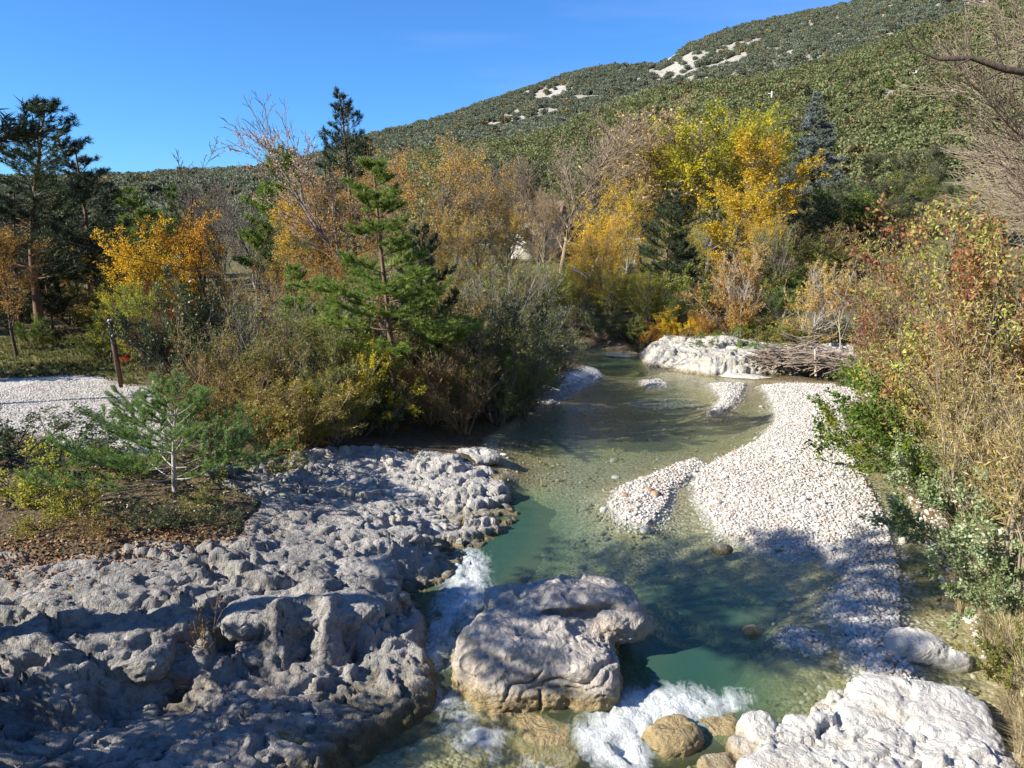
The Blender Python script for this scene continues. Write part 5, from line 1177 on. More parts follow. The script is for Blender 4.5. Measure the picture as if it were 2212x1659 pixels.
for i, (u, y, vt, ps, mt, lab) in enumerate(und):
    sh = ps is not ROUND
    plant("bank_shrub" if sh else "bank_tree", ps[i % len(ps)], u, y, vt, lab, "shrub" if sh else "tree", G, 200 + i, M_BARKG, mt, wide=1.15 if sh else 0.9, parts=("stems", "foliage") if sh else ("trunk", "crown"))
for i in range(26):
    u = 960 + 34 * i + (i * 37) % 23; y = 43.5 + (i * 7) % 13; mt = [M_OLIVE, M_YGREEN, M_YGREEN, M_GREEN, M_LIME][(i * 3) % 5]
    plant("undergrowth_shrub", (DENSE + OLIVE)[i % 7], u, y, 590 - (i * 13) % 40, "bushy shrub in the undergrowth between the trunks across the river", "shrub", "undergrowth between the far trunks", 600 + i, M_BARKG, mt, wide=1.6, parts=("stems", "foliage"))
for i in range(12):
    u = 1560 + 29 * i; y = 37.5 + (i * 5) % 6; mt = [M_GREEN, M_YGREEN, M_OLIVE, M_BROWNISH][(i * 3) % 4]
    plant("bank_bush", DENSE[i % 3], u, y, 700 - (i * 17) % 30, "low bush in the green fringe behind the driftwood heap", "shrub", "green fringe behind the driftwood", 640 + i, M_BARKG, mt, wide=1.9, parts=("stems", "foliage"))
plant("golden_willow", GOLDW[0], 1615, 39.5, 512, "golden willow with pale stems above the far rock bank", "tree", None, 60, M_BARKW, M_ORANGE, wide=1.0, parts=("stems", "foliage"))
plant("golden_willow", GOLDW[1], 1745, 37.6, 545, "second golden willow with forked trunk behind the driftwood", "tree", None, 61, M_BARKW, M_ORANGE, wide=0.9, parts=("stems", "foliage"))
plant("golden_willow", DEADT, 1818, 35.8, 560, "bare pale forked sapling right of the driftwood", "tree", None, 62, M_BARKW)
plant("golden_willow", GOLDW[0], 1690, 46, 470, "dull gold willow behind the two golden willows", "tree", None, 63, M_BARKG, M_OLIVE, wide=.9, parts=("stems", "foliage"))
# terrace and hill foot
plant("blue_cedar", CEDAR, 1752, 84, 196, "blue-grey cedar with a pointed tip at the foot of the hill", "cedar tree", None, 64, M_BARKD, M_CEDAR)
G = "holm oaks at the foot of the hill"
hol = [(1060, 76, 318, "dark holm oak left of the grey poplar"), (1120, 82, 318, "dark holm oak behind the smaller orange poplar"), (1100, 70, 390, "low holm oak above the house chimney"), (1330, 74, 380, "holm oak behind the tan domed tree"),
       (1820, 82, 372, "holm oak right of the blue cedar"), (1880, 84, 320, "holm oak in a row right of the cedar"), (1950, 86, 318, "holm oak behind the dogwood's left top"), (2030, 88, 300, "holm oak below the bright green pines"),
       (1850, 66, 395, "round dark oak on the dry terrace"), (1790, 62, 410, "small oak on the dry terrace left of the round dark oak"), (1720, 60, 415, "olive scrub oak under the blue cedar"), (2110, 90, 300, "holm oak behind the bare right-hand tree"), (1690, 70, 380, "holm oak between the yellow poplar and the cedar"), (1000, 74, 345, "holm oak behind the broad orange poplar"), (1940, 68, 420, "oak above the dogwood"), (1900, 58, 470, "oak behind the dogwood's berries")]
for i, (u, y, vt, lab) in enumerate(hol):
    plant("holm_oak", HOLM[i % 2], u, y, vt, lab, "tree", G, 300 + i, M_BARKD, M_HOLM, wide=1.15)
plant("scrub_bush", OLIVE[0], 1740, 55, 470, "ochre scrub bush below the dry terrace", "shrub", None, 70, M_BARKR, M_BROWNISH, wide=1.4, parts=("stems", "foliage"))
plant("scrub_bush", OLIVE[2], 1690, 52, 500, "olive scrub bush right of the brightest poplar", "shrub", None, 71, M_BARKR, M_OLIVE, wide=1.3, parts=("stems", "foliage"))
plant("scrub_bush", DENSE[1], 1800, 54, 500, "green-brown scrub bush beneath the round dark oak", "shrub", None, 72, M_BARKR, M_OLIVE, wide=1.5, parts=("stems", "foliage"))
for i in range(18):
    u = 1770 + 21 * i; y = 58 + (i * 7) % 17
    plant("terrace_shrub", (HOLM + DENSE)[i % 5], u, y, 455 - (i * 19) % 60 - (y - 58) * 3.5, "scrubby bush on the terrace behind the tall dogwoods", "shrub", "scrub on the terrace", 720 + i, M_BARKD, [M_HOLM, M_OLIVE, M_HOLM, M_GREEN][i % 4], wide=1.5, parts=("stems", "foliage"))
# trees one can tell apart on the slope
def hill_tree(name, pr, u, vb, vt, label, wood, leaf, group, wide=1.0, hill=NEAR):
    x, y, z = hill.hit(u, vb); h = at_y(u, vt, y)[2] - z; k = max(h, 0.8) / pr[2]
    e = empty(name, (x, y, z - 0.2), random.Random(int(u)).uniform(0, 6.28), (k * wide, k * wide, k)); link("trunk", pr[0], e, wood); link("crown", pr[1], e, leaf)
    return tag(e, label, "pine tree" if "pine" in name else "tree", group)
G = "single trees on the slope"
for i, (u, vb, vt, mt, lab, wd) in enumerate([
    (2066, 262, 192, M_BRIGHT, "bright green pine on the slope behind the bare tree's twigs", .9), (2026, 245, 214, M_LIME, "lime bush-like pine left of the bright green pine", 1.1), (1940, 265, 210, M_BRIGHT, "yellow-green tall pine on the slope above the holm oaks", .8),
    (1962, 208, 172, M_SCOTS, "broad green pine on the upper slope", 1.1), (1922, 198, 158, M_SCOTS, "green pine left of the broad green pine", 1.0), (1816, 215, 175, M_SCOTS, "dark green pine above the cedar's right side", 1.0), (1745, 222, 178, M_PINE, "dark pine behind the cedar's tip", .9),
    (1708, 225, 195, M_BRIGHT, "olive-bright pine left of the cedar's tip", 1.2), (1840, 190, 162, M_PINE, "dark small pine high on the slope", .9), (2048, 190, 152, M_SCOTS, "green pine near the bare tree's lower twigs", 1.2), (1815, 318, 272, M_BRIGHT, "bright green pine right of the cedar's skirt", 1.0), (2034, 300, 255, M_BRIGHT, "low bright green pine under the bare tree", 1.0), (2106, 318, 280, M_SCOTS, "green rounded pine behind the dogwood top", 1.1)]):
    hill_tree("hill_pine", EPINE[i % 2], u, vb, vt, lab, M_BARKP, mt, G, wd)
for i, (u, vb, vt, lab) in enumerate([(1883, 333, 322, "small orange bush in the holm oaks right of the cedar"), (1868, 228, 217, "orange speck of a bush in mid slope"), (1812, 232, 220, "orange bush just above the cedar"), (1990, 302, 293, "orange bush below the yellow-green tall pine"), (1890, 305, 296, "orange bush in the middle of the holm oaks"), (1736, 160, 150, "yellow-orange bush patch at the edge of the scree"), (1995, 178, 168, "orange bush near the pole by the bare tree")]):
    hill_tree("orange_bush", ROUND[i % 3], u, vb + 4, vt, lab, M_BARKD, M_GOLD, "orange bushes on the slope", 1.2)

# ================================================================== THE RIGHT BANK, CLOSE TO THE BRIDGE
LEAFB = None
def leaf_piece(name, aspect):
    """one near leaf: stalk, folded blade with a drooping tip"""
    t = np.array([0, .15, .4, .7, 1.0]); w = np.array([.02, .32, .5, .36, .02]) * aspect
    V = []; 
    for ti, wi in zip(t, w):
        z = -0.18 * ti * ti; V += [(ti, wi, z + wi * .35), (ti, 0, z), (ti, -wi, z + wi * .35)]
    F = []
    for i in range(4):
        a = i * 3; F += [[a, a + 1, a + 4, a + 3], [a + 1, a + 2, a + 5, a + 4]]
    return np.array(V), np.array(F)
def near_leaves(e, mesh_leaf, n, aspect, mat, seed, size):
    """the leaves nearest the bridge are parts of their own"""
    rg = np.random.default_rng(seed)
    P = np.empty(len(mesh_leaf.vertices) * 3, np.float32); mesh_leaf.vertices.foreach_get('co', P); P = P.reshape(-1, 3)[::7]
    M = np.array(Matrix.LocRotScale(e.location, e.rotation_euler, e.scale)); W = P @ M[:3, :3].T + M[:3, 3]
    d = np.linalg.norm(W - np.array([0, 0, CAM_Z]), axis=1) + rg.uniform(0, 0.5, len(W)); u, v = project(W)
    d[(u > 2212) | (v > 1659) | (v < 0)] = 99
    pick = np.argsort(d)[:n]
    ms = []
    for k in range(5):
        V, F = leaf_piece("leaf", aspect); me = mesh_np("leaf", V, [F], True, {'rnd': np.full(len(V), 0.1 + 0.2 * k)}); me.materials.append(mat); ms.append(me)
    for i in pick:
        o = link("leaf", ms[rg.integers(0, 5)], e); o.location = P[i]; s = size * rg.uniform(.8, 1.25); o.scale = (s, s, s)
        o.rotation_euler = (rg.normal(0, .5), rg.uniform(-.5, .6), rg.uniform(0, 6.28))
SF = ("stems", "foliage")
G = "shrubs along the right bank"
def rb(ps, i, u, y, vt, mt, wood, lab, wide=1.0, x=None, name="dogwood_shrub"):
    return plant(name, ps[i % len(ps)], u, y, vt, lab, "shrub", G, 400 + i + int(u), wood, mt, wide=wide, parts=SF)
r1 = rb(BROAD, 0, 2125, 13.0, 1000, M_PALE, M_BARKR, "pale grey-green broad-leaved shrub leaning over the side channel", 1.15)
near_leaves(r1, BROAD[0][1], 110, 0.7, M_PALE, 1, 0.068)
r2 = rb(BIGDOG, 0, 2215, 13.5, 880, M_REDDISH, M_BARKR, "low reddish-green dogwood above the pale-leaved shrub", 0.9)
near_leaves(r2, BIGDOG[0][1], 60, 0.62, M_REDDISH, 2, 0.075)
rb(BROAD, 1, 2050, 16.5, 900, M_PALE, M_BARKR, "pale-leaved shrub further up the side channel", 1.1)
rb(BROAD, 2, 2200, 11.2, 1110, M_PALE, M_BARKR, "nearest pale-leaved shrub at the right edge", 1.0)
rb(BROAD, 0, 2020, 19.0, 775, M_GREEN, M_BARKR, "green-leaved shrub trailing into the side channel", 1.2)
rb(BROAD, 1, 1970, 22.5, 750, M_GREEN, M_BARKR, "green shrub beyond the trailing green shrub", 1.15)
rb(BROAD, 2, 1935, 26.5, 735, M_GREEN, M_BARKR, "green shrub beside the head of the gravel bar", 1.15)
rb(BROAD, 0, 1915, 30.5, 740, M_GREEN, M_BARKR, "furthest green shrub on the right bank near the driftwood", 1.15)
rb(BROAD, 1, 2100, 17.5, 800, M_GREEN, M_BARKR, "green shrub behind the pale-leaved shrubs", 1.2)
rb(BROAD, 1, 1945, 19.8, 770, M_GREEN, M_BARKR, "leafy green shrub overhanging the side channel's middle", 1.1)
rb(BROAD, 2, 2000, 17.0, 850, M_GREEN, M_BARKR, "yellow-green leafy shrub above the shaded end of the bar", 1.1)
rb(BIGDOG, 1, 2085, 17.2, 392, M_REDDISH, M_BARKG, "tall dogwood with reddish and lime leaves at the right", 0.95)
rb(BIGDOG, 0, 1975, 21.5, 440, M_REDDISH, M_BARKG, "tall dogwood with dark berries left of the tallest dogwood", 0.8)
rb(BIGDOG, 1, 2230, 16.0, 330, M_REDDISH, M_BARKG, "reddish dogwood top at the right edge under the bare tree", 0.9)
rb(BIGDOG, 0, 2040, 24.0, 520, M_BROWNISH, M_BARKT, "brown twiggy dogwood behind the tall ones", 1.0)
rb(BIGDOG, 1, 1935, 27.0, 560, M_REDDISH, M_BARKG, "reddish dogwood above the green shrubs", 0.8)
r6 = rb(NARROW, 0, 2215, 11.6, 430, M_WILLOW, M_BARKT, "nearest slender willow with narrow yellow leaves", 0.95, name="slender_willow")
near_leaves(r6, NARROW[0][1], 90, 0.24, M_WILLOW, 3, 0.10)
rb(NARROW, 1, 2075, 14.2, 500, M_WILLOW, M_BARKT, "slender yellow-leaved willow in front of the tall dogwood", 0.9, name="slender_willow")
rb(NARROW, 0, 1990, 18.0, 600, M_WILLOW, M_BARKT, "thin yellow-leaved willow above the trailing green shrub", 0.85, name="slender_willow")
rb(NARROW, 1, 2180, 14.8, 620, M_WILLOW, M_BARKT, "yellow-leaved willow rising behind the low reddish dogwood", 1.0, name="slender_willow")
rb(BROAD, 2, 2235, 9.4, 1330, M_OLIVE, M_BARKR, "small olive shrub above the dry grass in the corner", 0.8)
# leafless tree whose twigs fill the upper right corner
lvr, rgr = make_bare(880, 10, 0.46, 28, 0.95, 0.22, 0.16, 0.035, 1.8, 0.006)
bare_r = empty("bare_tree", (15.2, 19.5, gz(15.2, 19.5) - 0.05), 0.4, 1.12); link("trunk", wood_mesh("trunk", lvr, minr=0.006), bare_r, M_BARKT)
Pr, Dr = twig_samples(rgr, lvr[3], 260); link("crown", leaves_mesh("crown", rgr, Pr, Dr, 0.08, 0.6, 0.3, .4, 1, 880), bare_r, M_BROWNISH)
tag(bare_r, "large leafless tree with tangled tan twigs in the upper right corner", "tree")
bm = MB()
bp = np.array([at_y(2280, 165, 15.5), at_y(2170, 150, 15.5), at_y(2100, 125, 15.6), at_y(2030, 128, 15.7), at_y(1975, 105, 15.9), at_y(1930, 85, 16.0)])
bm.tube(bp, np.linspace(0.075, 0.008, 6), 6)
for k_, (q0, du, dv) in enumerate([(2, -20, -55), (3, -45, -45), (3, -40, 30), (4, -30, -50), (1, -30, -80), (2, -60, 35), (1, -70, 30), (4, -55, 20)]):
    a = bp[q0]; c = a + np.array([du, rgr.normal(0, 14), -dv]) * 0.0095; mid = (a + c) / 2 + rgr.normal(0, .06, 3); bm.tube([a, mid, c], [0.022, 0.012, 0.004], 4)
    for t_ in range(4): s_ = mid + (c - mid) * t_ / 4; bm.tube([s_, s_ + rgr.normal(0, .16, 3) + np.array([-.1, 0, .05])], [0.006, 0.003], 3)
br_o = link("branch", bm.mesh("branch"), bare_r, M_BARKD); br_o.matrix_parent_inverse = (Matrix.LocRotScale(bare_r.location, bare_r.rotation_euler, bare_r.scale)).inverted()

# pines on the left bank beside the bridge: their boughs reach the frame, their shade falls on the boulder and the gravel
SP1 = proto(make_pine(901, 12.5, 3.6, 11, 5, 0.48, 0.20, 0.16, 0.02, 70, profile=lambda t: (1 - t) ** 0.5 * (0.8 + .2 * min(1, t / .3)), upw=0.09))
def big_pine(x, y, h, label, pr=SP1, wide=1.0, rz=0.0):
    k = h / pr[2]; e = empty("black_pine", (x, y, gz(x, y) - 0.05), rz, (k * wide, k * wide, k)); link("trunk", pr[0], e, M_BARKP); link("crown", pr[1], e, M_PINE)
    return tag(e, label, "pine tree", "pines beside the bridge")
big_pine(-8.3, 8.6, 10.0, "near black pine whose dark boughs enter at the left edge", rz=2.3, wide=1.3)
sh_o = plant("holm_oak", HOLM[0], 0, 6.1, 0, "bushy holm oak beside the bridge at the left, shading the near ledge", "tree", None, 90, M_BARKD, M_HOLM, x=-8.7, height=3.9, wide=1.9)
plant("holm_oak", HOLM[1], 0, 3.6, 0, "second holm oak beside the bridge behind the first", "tree", None, 91, M_BARKD, M_HOLM, x=-8.6, height=4.6, wide=1.5)
big_pine(-17.5, 21.5, 9.5, "black pine left of the clearing, shading the meadow", rz=1.2)
big_pine(-21.5, 28.0, 11.0, "black pine at the left end of the meadow", rz=2.9)

plant("holm_oak", HOLM[0], 0, 26.5, 0, "dense low holm oak at the left edge of the meadow, shading its near side", "tree", None, 92, M_BARKD, M_HOLM, x=-20.5, height=4.4, wide=1.7)
# ================================================================== THE YOUNG PINE AND PLANTS ON THE LEDGE
yp = on_z(378, 1062, 1.0)
e = empty("young_pine", (yp[0], yp[1], gz(yp[0], yp[1]) - 0.03), 0.9, (1.2, 1.2, 0.76)); link("trunk", YPINE[0], e, M_BARKW); link("crown", YPINE[1], e, M_YPINE)
tag(e, "young pine with upturned bottlebrush shoots on the rock ledge", "pine tree")
LBUSH = proto(make_shrub(910, 1.3, 0.9, 12, 2600, 0.05, 0.7, False, open_=0.9, jit=0.03)); LBUSH2 = proto(make_shrub(911, 1.0, 0.8, 12, 1800, 0.045, 0.6, False, open_=0.95, jit=0.03))
plant("lime_bush", LBUSH, 40, 14.0, 935, "lime-yellow small-leaved bush at the left edge below the young pine", "bush", None, 80, M_BARKD, M_LIME, parts=SF, wide=1.3)
plant("lime_bush", LBUSH2, 150, 13.2, 1020, "thin lime-yellow bush right of the one at the left edge", "bush", None, 81, M_BARKD, M_LIME, parts=SF)
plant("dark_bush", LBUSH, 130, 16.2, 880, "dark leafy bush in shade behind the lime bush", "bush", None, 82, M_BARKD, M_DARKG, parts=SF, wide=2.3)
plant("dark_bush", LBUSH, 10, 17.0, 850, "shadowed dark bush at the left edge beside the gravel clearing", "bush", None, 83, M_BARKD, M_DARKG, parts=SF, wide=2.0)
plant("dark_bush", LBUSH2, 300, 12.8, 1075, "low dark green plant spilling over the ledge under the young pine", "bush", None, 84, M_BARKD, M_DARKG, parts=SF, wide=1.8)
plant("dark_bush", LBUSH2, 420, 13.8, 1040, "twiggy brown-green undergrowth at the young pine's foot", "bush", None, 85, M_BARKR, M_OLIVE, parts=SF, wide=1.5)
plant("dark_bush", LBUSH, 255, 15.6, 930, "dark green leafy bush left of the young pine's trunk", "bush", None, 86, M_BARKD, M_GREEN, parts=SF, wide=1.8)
plant("lime_bush", LBUSH2, 75, 12.6, 1090, "low yellowing bush above the leaf litter at the left edge", "bush", None, 87, M_BARKD, M_LIME, parts=SF, wide=1.3)
plant("dark_bush", LBUSH, 500, 16.4, 930, "shaded bush right of the young pine under the thicket", "bush", None, 88, M_BARKR, M_OLIVE, parts=SF, wide=1.6)
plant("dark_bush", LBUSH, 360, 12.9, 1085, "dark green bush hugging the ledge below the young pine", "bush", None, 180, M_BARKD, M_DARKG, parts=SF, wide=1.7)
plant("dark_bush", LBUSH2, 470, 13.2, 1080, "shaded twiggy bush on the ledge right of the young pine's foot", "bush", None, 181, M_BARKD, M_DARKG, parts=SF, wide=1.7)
plant("dark_bush", LBUSH2, 200, 12.4, 1110, "brownish low bush between the lime bushes and the ledge", "bush", None, 182, M_BARKR, M_BROWNISH, parts=SF, wide=1.6)
SAP = proto(make_shrub(915, 1.1, 0.35, 4, 60, 0.055, 0.6, False, open_=0.45, twiggy=0.7, jit=0.02))
s_p = on_z(455, 1440, 0.25); e = empty("dry_sapling", (s_p[0], s_p[1], 0.15), 0.4, (0.9, 0.9, 1.05)); link("stems", SAP[0], e, M_BARKR); link("foliage", SAP[1], e, leaf_mat("withered_leaf", [(0, (.07, .035, .025)), (1, (.16, .08, .045))], .2))
tag(e, "withered sapling with a few dark brown leaves in front of the dark ledge", "sapling")
# dry grass at the right bank, litter on stone and gravel
def tuft(seed, n=90, h=0.5, w=0.006):
    rg = np.random.default_rng(seed); mb = MB()
    for i in range(n):
        a = rg.uniform(0, 6.28); r = rg.uniform(0, .10); l = h * rg.uniform(.5, 1.1); o = rg.uniform(.1, .75)
        p = np.array([math.cos(a) * r, math.sin(a) * r, 0]); d = np.array([math.cos(a), math.sin(a), 0]); s = np.array([-d[1], d[0], 0]) * w
        q1, q2 = p + d * l * o * .35 + Z3 * l * .6, p + d * l * o + Z3 * l * (1 - .35 * o)
        mb.add([p - s, p + s, q1 + s * .8, q1 - s * .8], [[0, 1, 2, 3]], rg.uniform(0, 1)); mb.add([q1 - s * .8, q1 + s * .8, q2], [[0, 1, 2]], rg.uniform(0, 1))
    return mb.mesh("grass_tuft")
TUFT = [tuft(920 + i) for i in range(3)]
for m_ in TUFT: m_.materials.append(M_STRAW)
rg9 = np.random.default_rng(93)
gp = []
for (u, v) in [(2140, 1420), (2160, 1470), (2180, 1520), (2200, 1560), (2200, 1480), (2120, 1370), (2100, 1330), (2080, 1300), (2212, 1600), (2190, 1440), (2230, 1530), (2240, 1580), (2150, 1400), (2060, 1270), (2215, 1640), (2250, 1640)]:
    for _ in range(9):
        q = on_z(u + rg9.normal(0, 16) + 22, v + rg9.normal(0, 14), 0.1); gp.append((q[0], q[1], gz(q[0], q[1])))
gp = np.array(gp); n_ = len(gp)
scatter("dry_grass", gp, rg9.uniform(.55, 1.25, (n_, 1)) * np.ones((1, 3)), np.stack([rg9.normal(0, .15, n_), rg9.normal(-.2, .15, n_), rg9.uniform(0, 6.28, n_)], 1), TUFT, "straw-coloured dry grass on the right bank", rg9)
MGRASS = leaf_mat("meadow_grass", [(0, (.09, .11, .03)), (.6, (.17, .17, .05)), (1, (.30, .26, .12))], .3)
TUFG = [m_.copy() for m_ in TUFT]
for m_ in TUFG: m_.materials.clear(); m_.materials.append(MGRASS)
Pm = np.stack([rg9.uniform(-24, -9, 20000), rg9.uniform(20, 40, 20000)], 1); Pm = Pm[(sdf(MEADOW, Pm[:, 0], Pm[:, 1]) > 0) & (sdf(CLEAR, Pm[:, 0], Pm[:, 1]) < 0)][:3500]; n_ = len(Pm)
scatter("meadow_grass", np.stack([Pm[:, 0], Pm[:, 1], gzs(Pm[:, 0], Pm[:, 1])], 1), rg9.uniform(.15, .4, (n_, 1)) * np.ones((1, 3)), np.stack([0 * Pm[:, 0], 0 * Pm[:, 0], rg9.uniform(0, 6.28, n_)], 1), TUFG, "short grass of the clearing's meadow", rg9)
M_LITTER = stone_mat("dead_leaf", [(0, (.13, .065, .035)), (.4, (.24, .125, .06)), (.8, (.34, .20, .10)), (1, (.42, .29, .12))])
LIT = []
for k in range(3):
    V, F = leaf_piece("dead_leaf", 0.75); V[:, 2] += 0.15 * np.sin(V[:, 0] * 5 + k); me = mesh_np("dead_leaf", V, [F], True); me.materials.append(M_LITTER); LIT.append(me)
def litter(name, P, Z, label, size=0.06):
    n = len(P); scatter(name, np.stack([P[:, 0], P[:, 1], Z], 1), rg9.uniform(.6, 1.3, (n, 1)) * size * np.ones((1, 3)), np.stack([rg9.normal(0, .4, n), rg9.normal(0, .4, n), rg9.uniform(0, 6.28, n)], 1), LIT, label, rg9)
kk = fbm(np.stack([P1[:, 0], P1[:, 1] * .8, 0 * P1[:, 0]], 1) * .7, 3, 940) + 0.3 * rg9.normal(size=len(P1)) > 0.45
litter("bar_leaf_litter", P1[kk][:900], Z1[kk][:900] + 0.035, "brown fallen leaves on the gravel bar", 0.05)
Pl = np.concatenate([np.array([on_z(u, v, 1.0)[:2]]) + rg9.normal(0, sp_, (nn_, 2)) for u, v, sp_, nn_ in [(40, 1200, .5, 900), (130, 1225, .35, 400), (330, 1180, .5, 700), (430, 1140, .6, 500), (520, 900, .8, 500), (250, 1150, .6, 500)]])
import mathutils
from mathutils.bvhtree import BVHTree
dg_ = bpy.context.evaluated_depsgraph_get()
bv1 = BVHTree.FromObject(ledge, dg_)
def top_z(x, y):
    h = bv1.ray_cast(Vector((x, y, 5)), Vector((0, 0, -1)))[0]; z = gz(x, y); return max(z, h.z) if h else z
litter("ledge_leaf_litter", Pl, np.array([top_z(x, y) for x, y in Pl]) + 0.02, "rust-brown dead leaves gathered on the ledge", 0.055)

# ================================================================== THE FAR ROCK BANK: DRIFTWOOD
mb = MB(); rgd_ = np.random.default_rng(95)
cA, cB = on_z(1650, 772, 0.7), on_z(1825, 785, 0.7)
for i in range(520):
    t = rgd_.uniform(0, 1); c = cA + (cB - cA) * t + np.array([rgd_.normal(0, .25), rgd_.normal(0, .45), 0]); c[2] = 0.55 + abs(rgd_.normal(0, .26)) * (0.5 + math.sin(t * 3.1))
    a = rgd_.normal(0.1, 0.55); l = rgd_.uniform(.25, 1.1); d = np.array([math.cos(a), math.sin(a) * .7, rgd_.normal(0, .22)]) * l
    mb.add(*(lambda r_: (np.array([c - d + [0, 0, r_], c - d + [0, r_, -r_], c - d + [0, -r_, -r_], c + d + [0, 0, r_ * .5], c + d + [0, r_ * .5, -r_ * .5], c + d + [0, -r_ * .5, -r_ * .5]]), np.array([[0, 1, 4, 3], [1, 2, 5, 4], [2, 0, 3, 5]])))(rgd_.uniform(.010, .030)))
M_DRIFT = bark_mat("driftwood", (0.20, 0.15, 0.11), (0.45, 0.37, 0.29))
tag(link("driftwood_heap", mb.mesh("driftwood_heap"), None, M_DRIFT), "tangled heap of grey-brown driftwood on the far rock bank", "driftwood", None, "stuff")
mb = MB(); q = on_z(1762, 812, 0.2); mb.tube([q, q + np.array([-.03, .05, .55]), q + np.array([-.08, .1, 1.1])], [.05, .045, .035], 7, cap=True)
tag(link("standing_log", mb.mesh("standing_log", True), None, bark_mat("bleached_wood", (.45, .38, .27), (.62, .55, .42))), "short bleached pole standing upright against the driftwood heap", "log")
for i, (u1, v1, z1, u2, v2, z2, r_, lab) in enumerate([(1000, 838, .5, 1022, 775, 1.6, .03, "pale dead branch rising from the water's edge under the thicket"), (955, 800, 1.0, 1010, 818, .8, .025, "pale dead branch lying across the thicket's foot"), (1045, 860, .3, 1085, 835, .5, .02, "thin pale stick above the shaded stones"), (1235, 582, 6.0, 1268, 600, 5.4, .06, "pale bare limb across the trees left of the far pool")]):
    a, c = on_z(u1, v1, z1), None
    if v1 < 700: a, c = at_y(u1, v1, 40), at_y(u2, v2, 40)
    else: c = at_y(u2, v2, a[1])
    mb = MB(); m1 = a + (c - a) * .5 + np.array([.05, 0, .06]); mb.tube([a, m1, c], [r_, r_ * .7, r_ * .3], 5); mb.tube([m1, m1 + (c - a) * .35 + np.array([.15, .1, .1])], [r_ * .5, r_ * .2], 4)
    tag(link("dead_branch", mb.mesh("dead_branch", True), None, M_BARKW), lab, "branch")

# ================================================================== TRAIL BOARD, HOUSE, POLES, CABLE
M_BROWN = plain_mat("brown_painted_metal", (0.10, 0.042, 0.028), 0.5); M_EDGE = plain_mat("pale_metal_edge", (0.62, 0.58, 0.54), 0.4); M_WHITEP = plain_mat("white_print", (0.72, 0.68, 0.72), 0.5)
M_REDP = plain_mat("red_print", (0.55, 0.09, 0.04), 0.5); M_DARKP = plain_mat("dark_print", (0.05, 0.04, 0.045), 0.5)
tb = on_z(262, 828, 1.13); hB = at_y(255, 686, tb[1])[2] - tb[2] + 0.05
tl = empty("trail_board", (tb[0], tb[1], gz(tb[0], tb[1]) - 0.05), 0.0); tl.rotation_euler = (0, math.radians(-4.0), math.radians(24))
# local axes: the printed face looks along -x, the board runs along y
def part(name, c, h, mat, parent):
    m_ = MB(); m_.box(c, h); return link(name, m_.mesh(name), parent, mat)
part("upright", (0.0, -0.22, hB / 2), (0.06, 0.025, hB / 2), M_BROWN, tl); part("upright", (0.0, 0.22, hB / 2 + 0.03), (0.06, 0.025, hB / 2 - 0.03), M_BROWN, tl)
part("edge_strip", (-0.062, -0.22, hB / 2), (0.004, 0.028, hB / 2), M_EDGE, tl); part("edge_strip", (-0.062, 0.22, hB / 2 + 0.03), (0.004, 0.028, hB / 2 - 0.03), M_EDGE, tl)
part("top_cap", (0.0, 0, hB + 0.012), (0.066, 0.255, 0.010), M_EDGE, tl)
pn = part("panel", (-0.005, 0, hB * 0.66), (0.010, 0.193, hB * 0.32), M_DARKP, tl)
for nm, z0, z1, mt in [("red_plate", .90, .965, M_REDP), ("white_plate", .79, .895, M_WHITEP), ("white_plate", .70, .785, M_WHITEP), ("red_plate", .665, .698, M_REDP), ("white_plate", .60, .66, M_WHITEP), ("red_plate", .555, .595, M_REDP), ("red_plate", .52, .545, M_REDP), ("poster", .34, .515, M_WHITEP)]:
    pl_ = part(nm, (-0.019, 0, hB * (z0 + z1) / 2), (0.004, 0.18, hB * (z1 - z0) / 2), mt, tl)
    if nm == "poster": part("printed_figure", (-0.0245, 0.03, hB * .47), (0.0015, 0.05, hB * .025), M_DARKP, pl_)
tag(tl, "tall narrow brown trail board with white and red printed plates", "sign board")
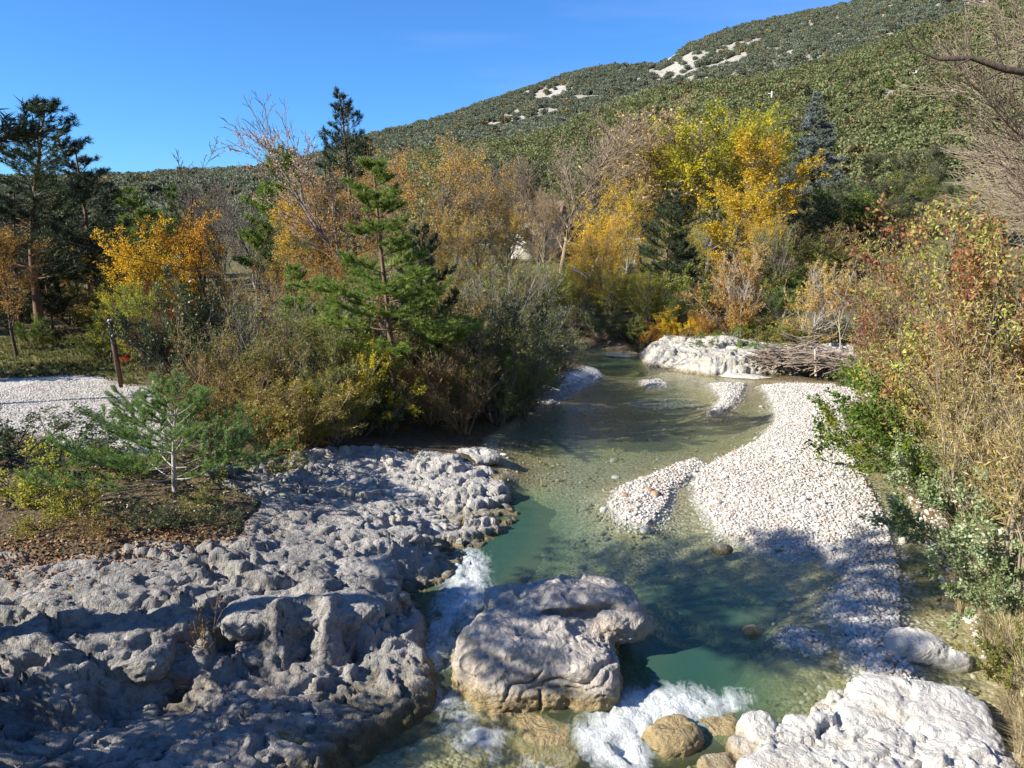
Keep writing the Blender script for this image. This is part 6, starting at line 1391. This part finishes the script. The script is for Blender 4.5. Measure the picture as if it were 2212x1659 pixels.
# house behind the trees
M_PLASTER = plain_mat("white_plaster", (0.74, 0.70, 0.63), 0.9, 0.06, 2.0); M_TILE = plain_mat("roof_tile", (0.36, 0.24, 0.17), 0.9, 0.2, 5.0); M_GLASS = plain_mat("window_glass", (0.03, 0.035, 0.045), 0.15, 0.1)
hy = 72.0; hl, hr = at_y(1128, 470, hy), at_y(1200, 470, hy); zt, zb = at_y(1150, 458, hy)[2], gz((hl[0] + hr[0]) / 2, hy) - .5
cx_ = (hl[0] + hr[0]) / 2; hw = (hr[0] - hl[0]) / 2; ho = empty("white_house", (cx_, hy + 3, zb), math.radians(-8))
HH = zt - zb
m_ = MB(); m_.box((0, 0, HH / 2), (hw + .6, 3, HH / 2)); hwall = link("wall", m_.mesh("wall"), ho, M_PLASTER)
m_ = MB(); W_ = hw + 1.0; m_.add([(-W_, -3.5, HH - .05), (W_, -3.5, HH - .05), (W_, 0, HH + 1.1), (-W_, 0, HH + 1.1), (-W_, 3.5, HH - .05), (W_, 3.5, HH - .05)], [[0, 1, 2, 3], [3, 2, 5, 4]]); m_.add([(-W_, -3.5, HH - .17), (W_, -3.5, HH - .17), (W_, 0, HH + .98), (-W_, 0, HH + .98), (-W_, 3.5, HH - .17), (W_, 3.5, HH - .17)], [[3, 2, 1, 0], [4, 5, 2, 3]])
m_.add([(-W_, -3.5, HH - .05), (W_, -3.5, HH - .05), (W_, -3.5, HH - .17), (-W_, -3.5, HH - .17)], [[0, 3, 2, 1]]); roof = link("roof", m_.mesh("roof"), ho, M_TILE)
m_ = MB(); m_.box((-hw + .35, -1.2, HH + 1.1), (.28, .28, 0.9)); m_.box((-hw + .35, -1.2, HH + 2.03), (.34, .34, .05)); link("chimney", m_.mesh("chimney"), roof, M_PLASTER)
for xo in (-hw * .45, hw * .55):
    m_ = MB(); m_.box((xo, -3.02, HH * .6), (.42, .03, .6)); wi = link("window", m_.mesh("window"), ho, M_EDGE)
    m_ = MB(); m_.box((xo, -3.055, HH * .6), (.35, .01, .53)); link("pane", m_.mesh("pane"), wi, M_GLASS)
tag(ho, "white house with a chimney half hidden behind the tan trees", "house")
M_POLE = plain_mat("bleached_pole", (0.62, 0.60, 0.57), 0.8)
for u, vb, vt, lab in [(1666, 224, 197, "pale utility pole on the slope above the yellow poplars"), (1978, 176, 152, "pale utility pole on the slope near the bare tree's twigs")]:
    x, y, z = NEAR.hit(u, vb); m_ = MB(); h_ = at_y(u, vt, y)[2] - z; m_.tube([(0, 0, -1.5), (0, 0, h_)], [.22, .17], 8, cap=True)
    e = empty("utility_pole", (x, y, z)); link("pole", m_.mesh("pole", True), e, M_POLE); m_ = MB(); m_.box((0, 0, h_ - .5), (.9, .07, .07)); link("crossarm", m_.mesh("crossarm"), e, M_POLE)
    tag(e, lab, "utility pole", "utility poles on the slope")
m_ = MB(); a, c = at_y(-60, 452, 30), at_y(470, 590, 30); tt = np.linspace(0, 1, 24)
m_.tube(a + (c - a) * tt[:, None] - np.array([0, 0, 1.2]) * (4 * tt * (1 - tt))[:, None] * .25, np.full(24, .014), 4)
tag(link("overhead_cable", m_.mesh("overhead_cable"), None, M_DARKP), "thin dark cable sagging across the left wood", "cable")
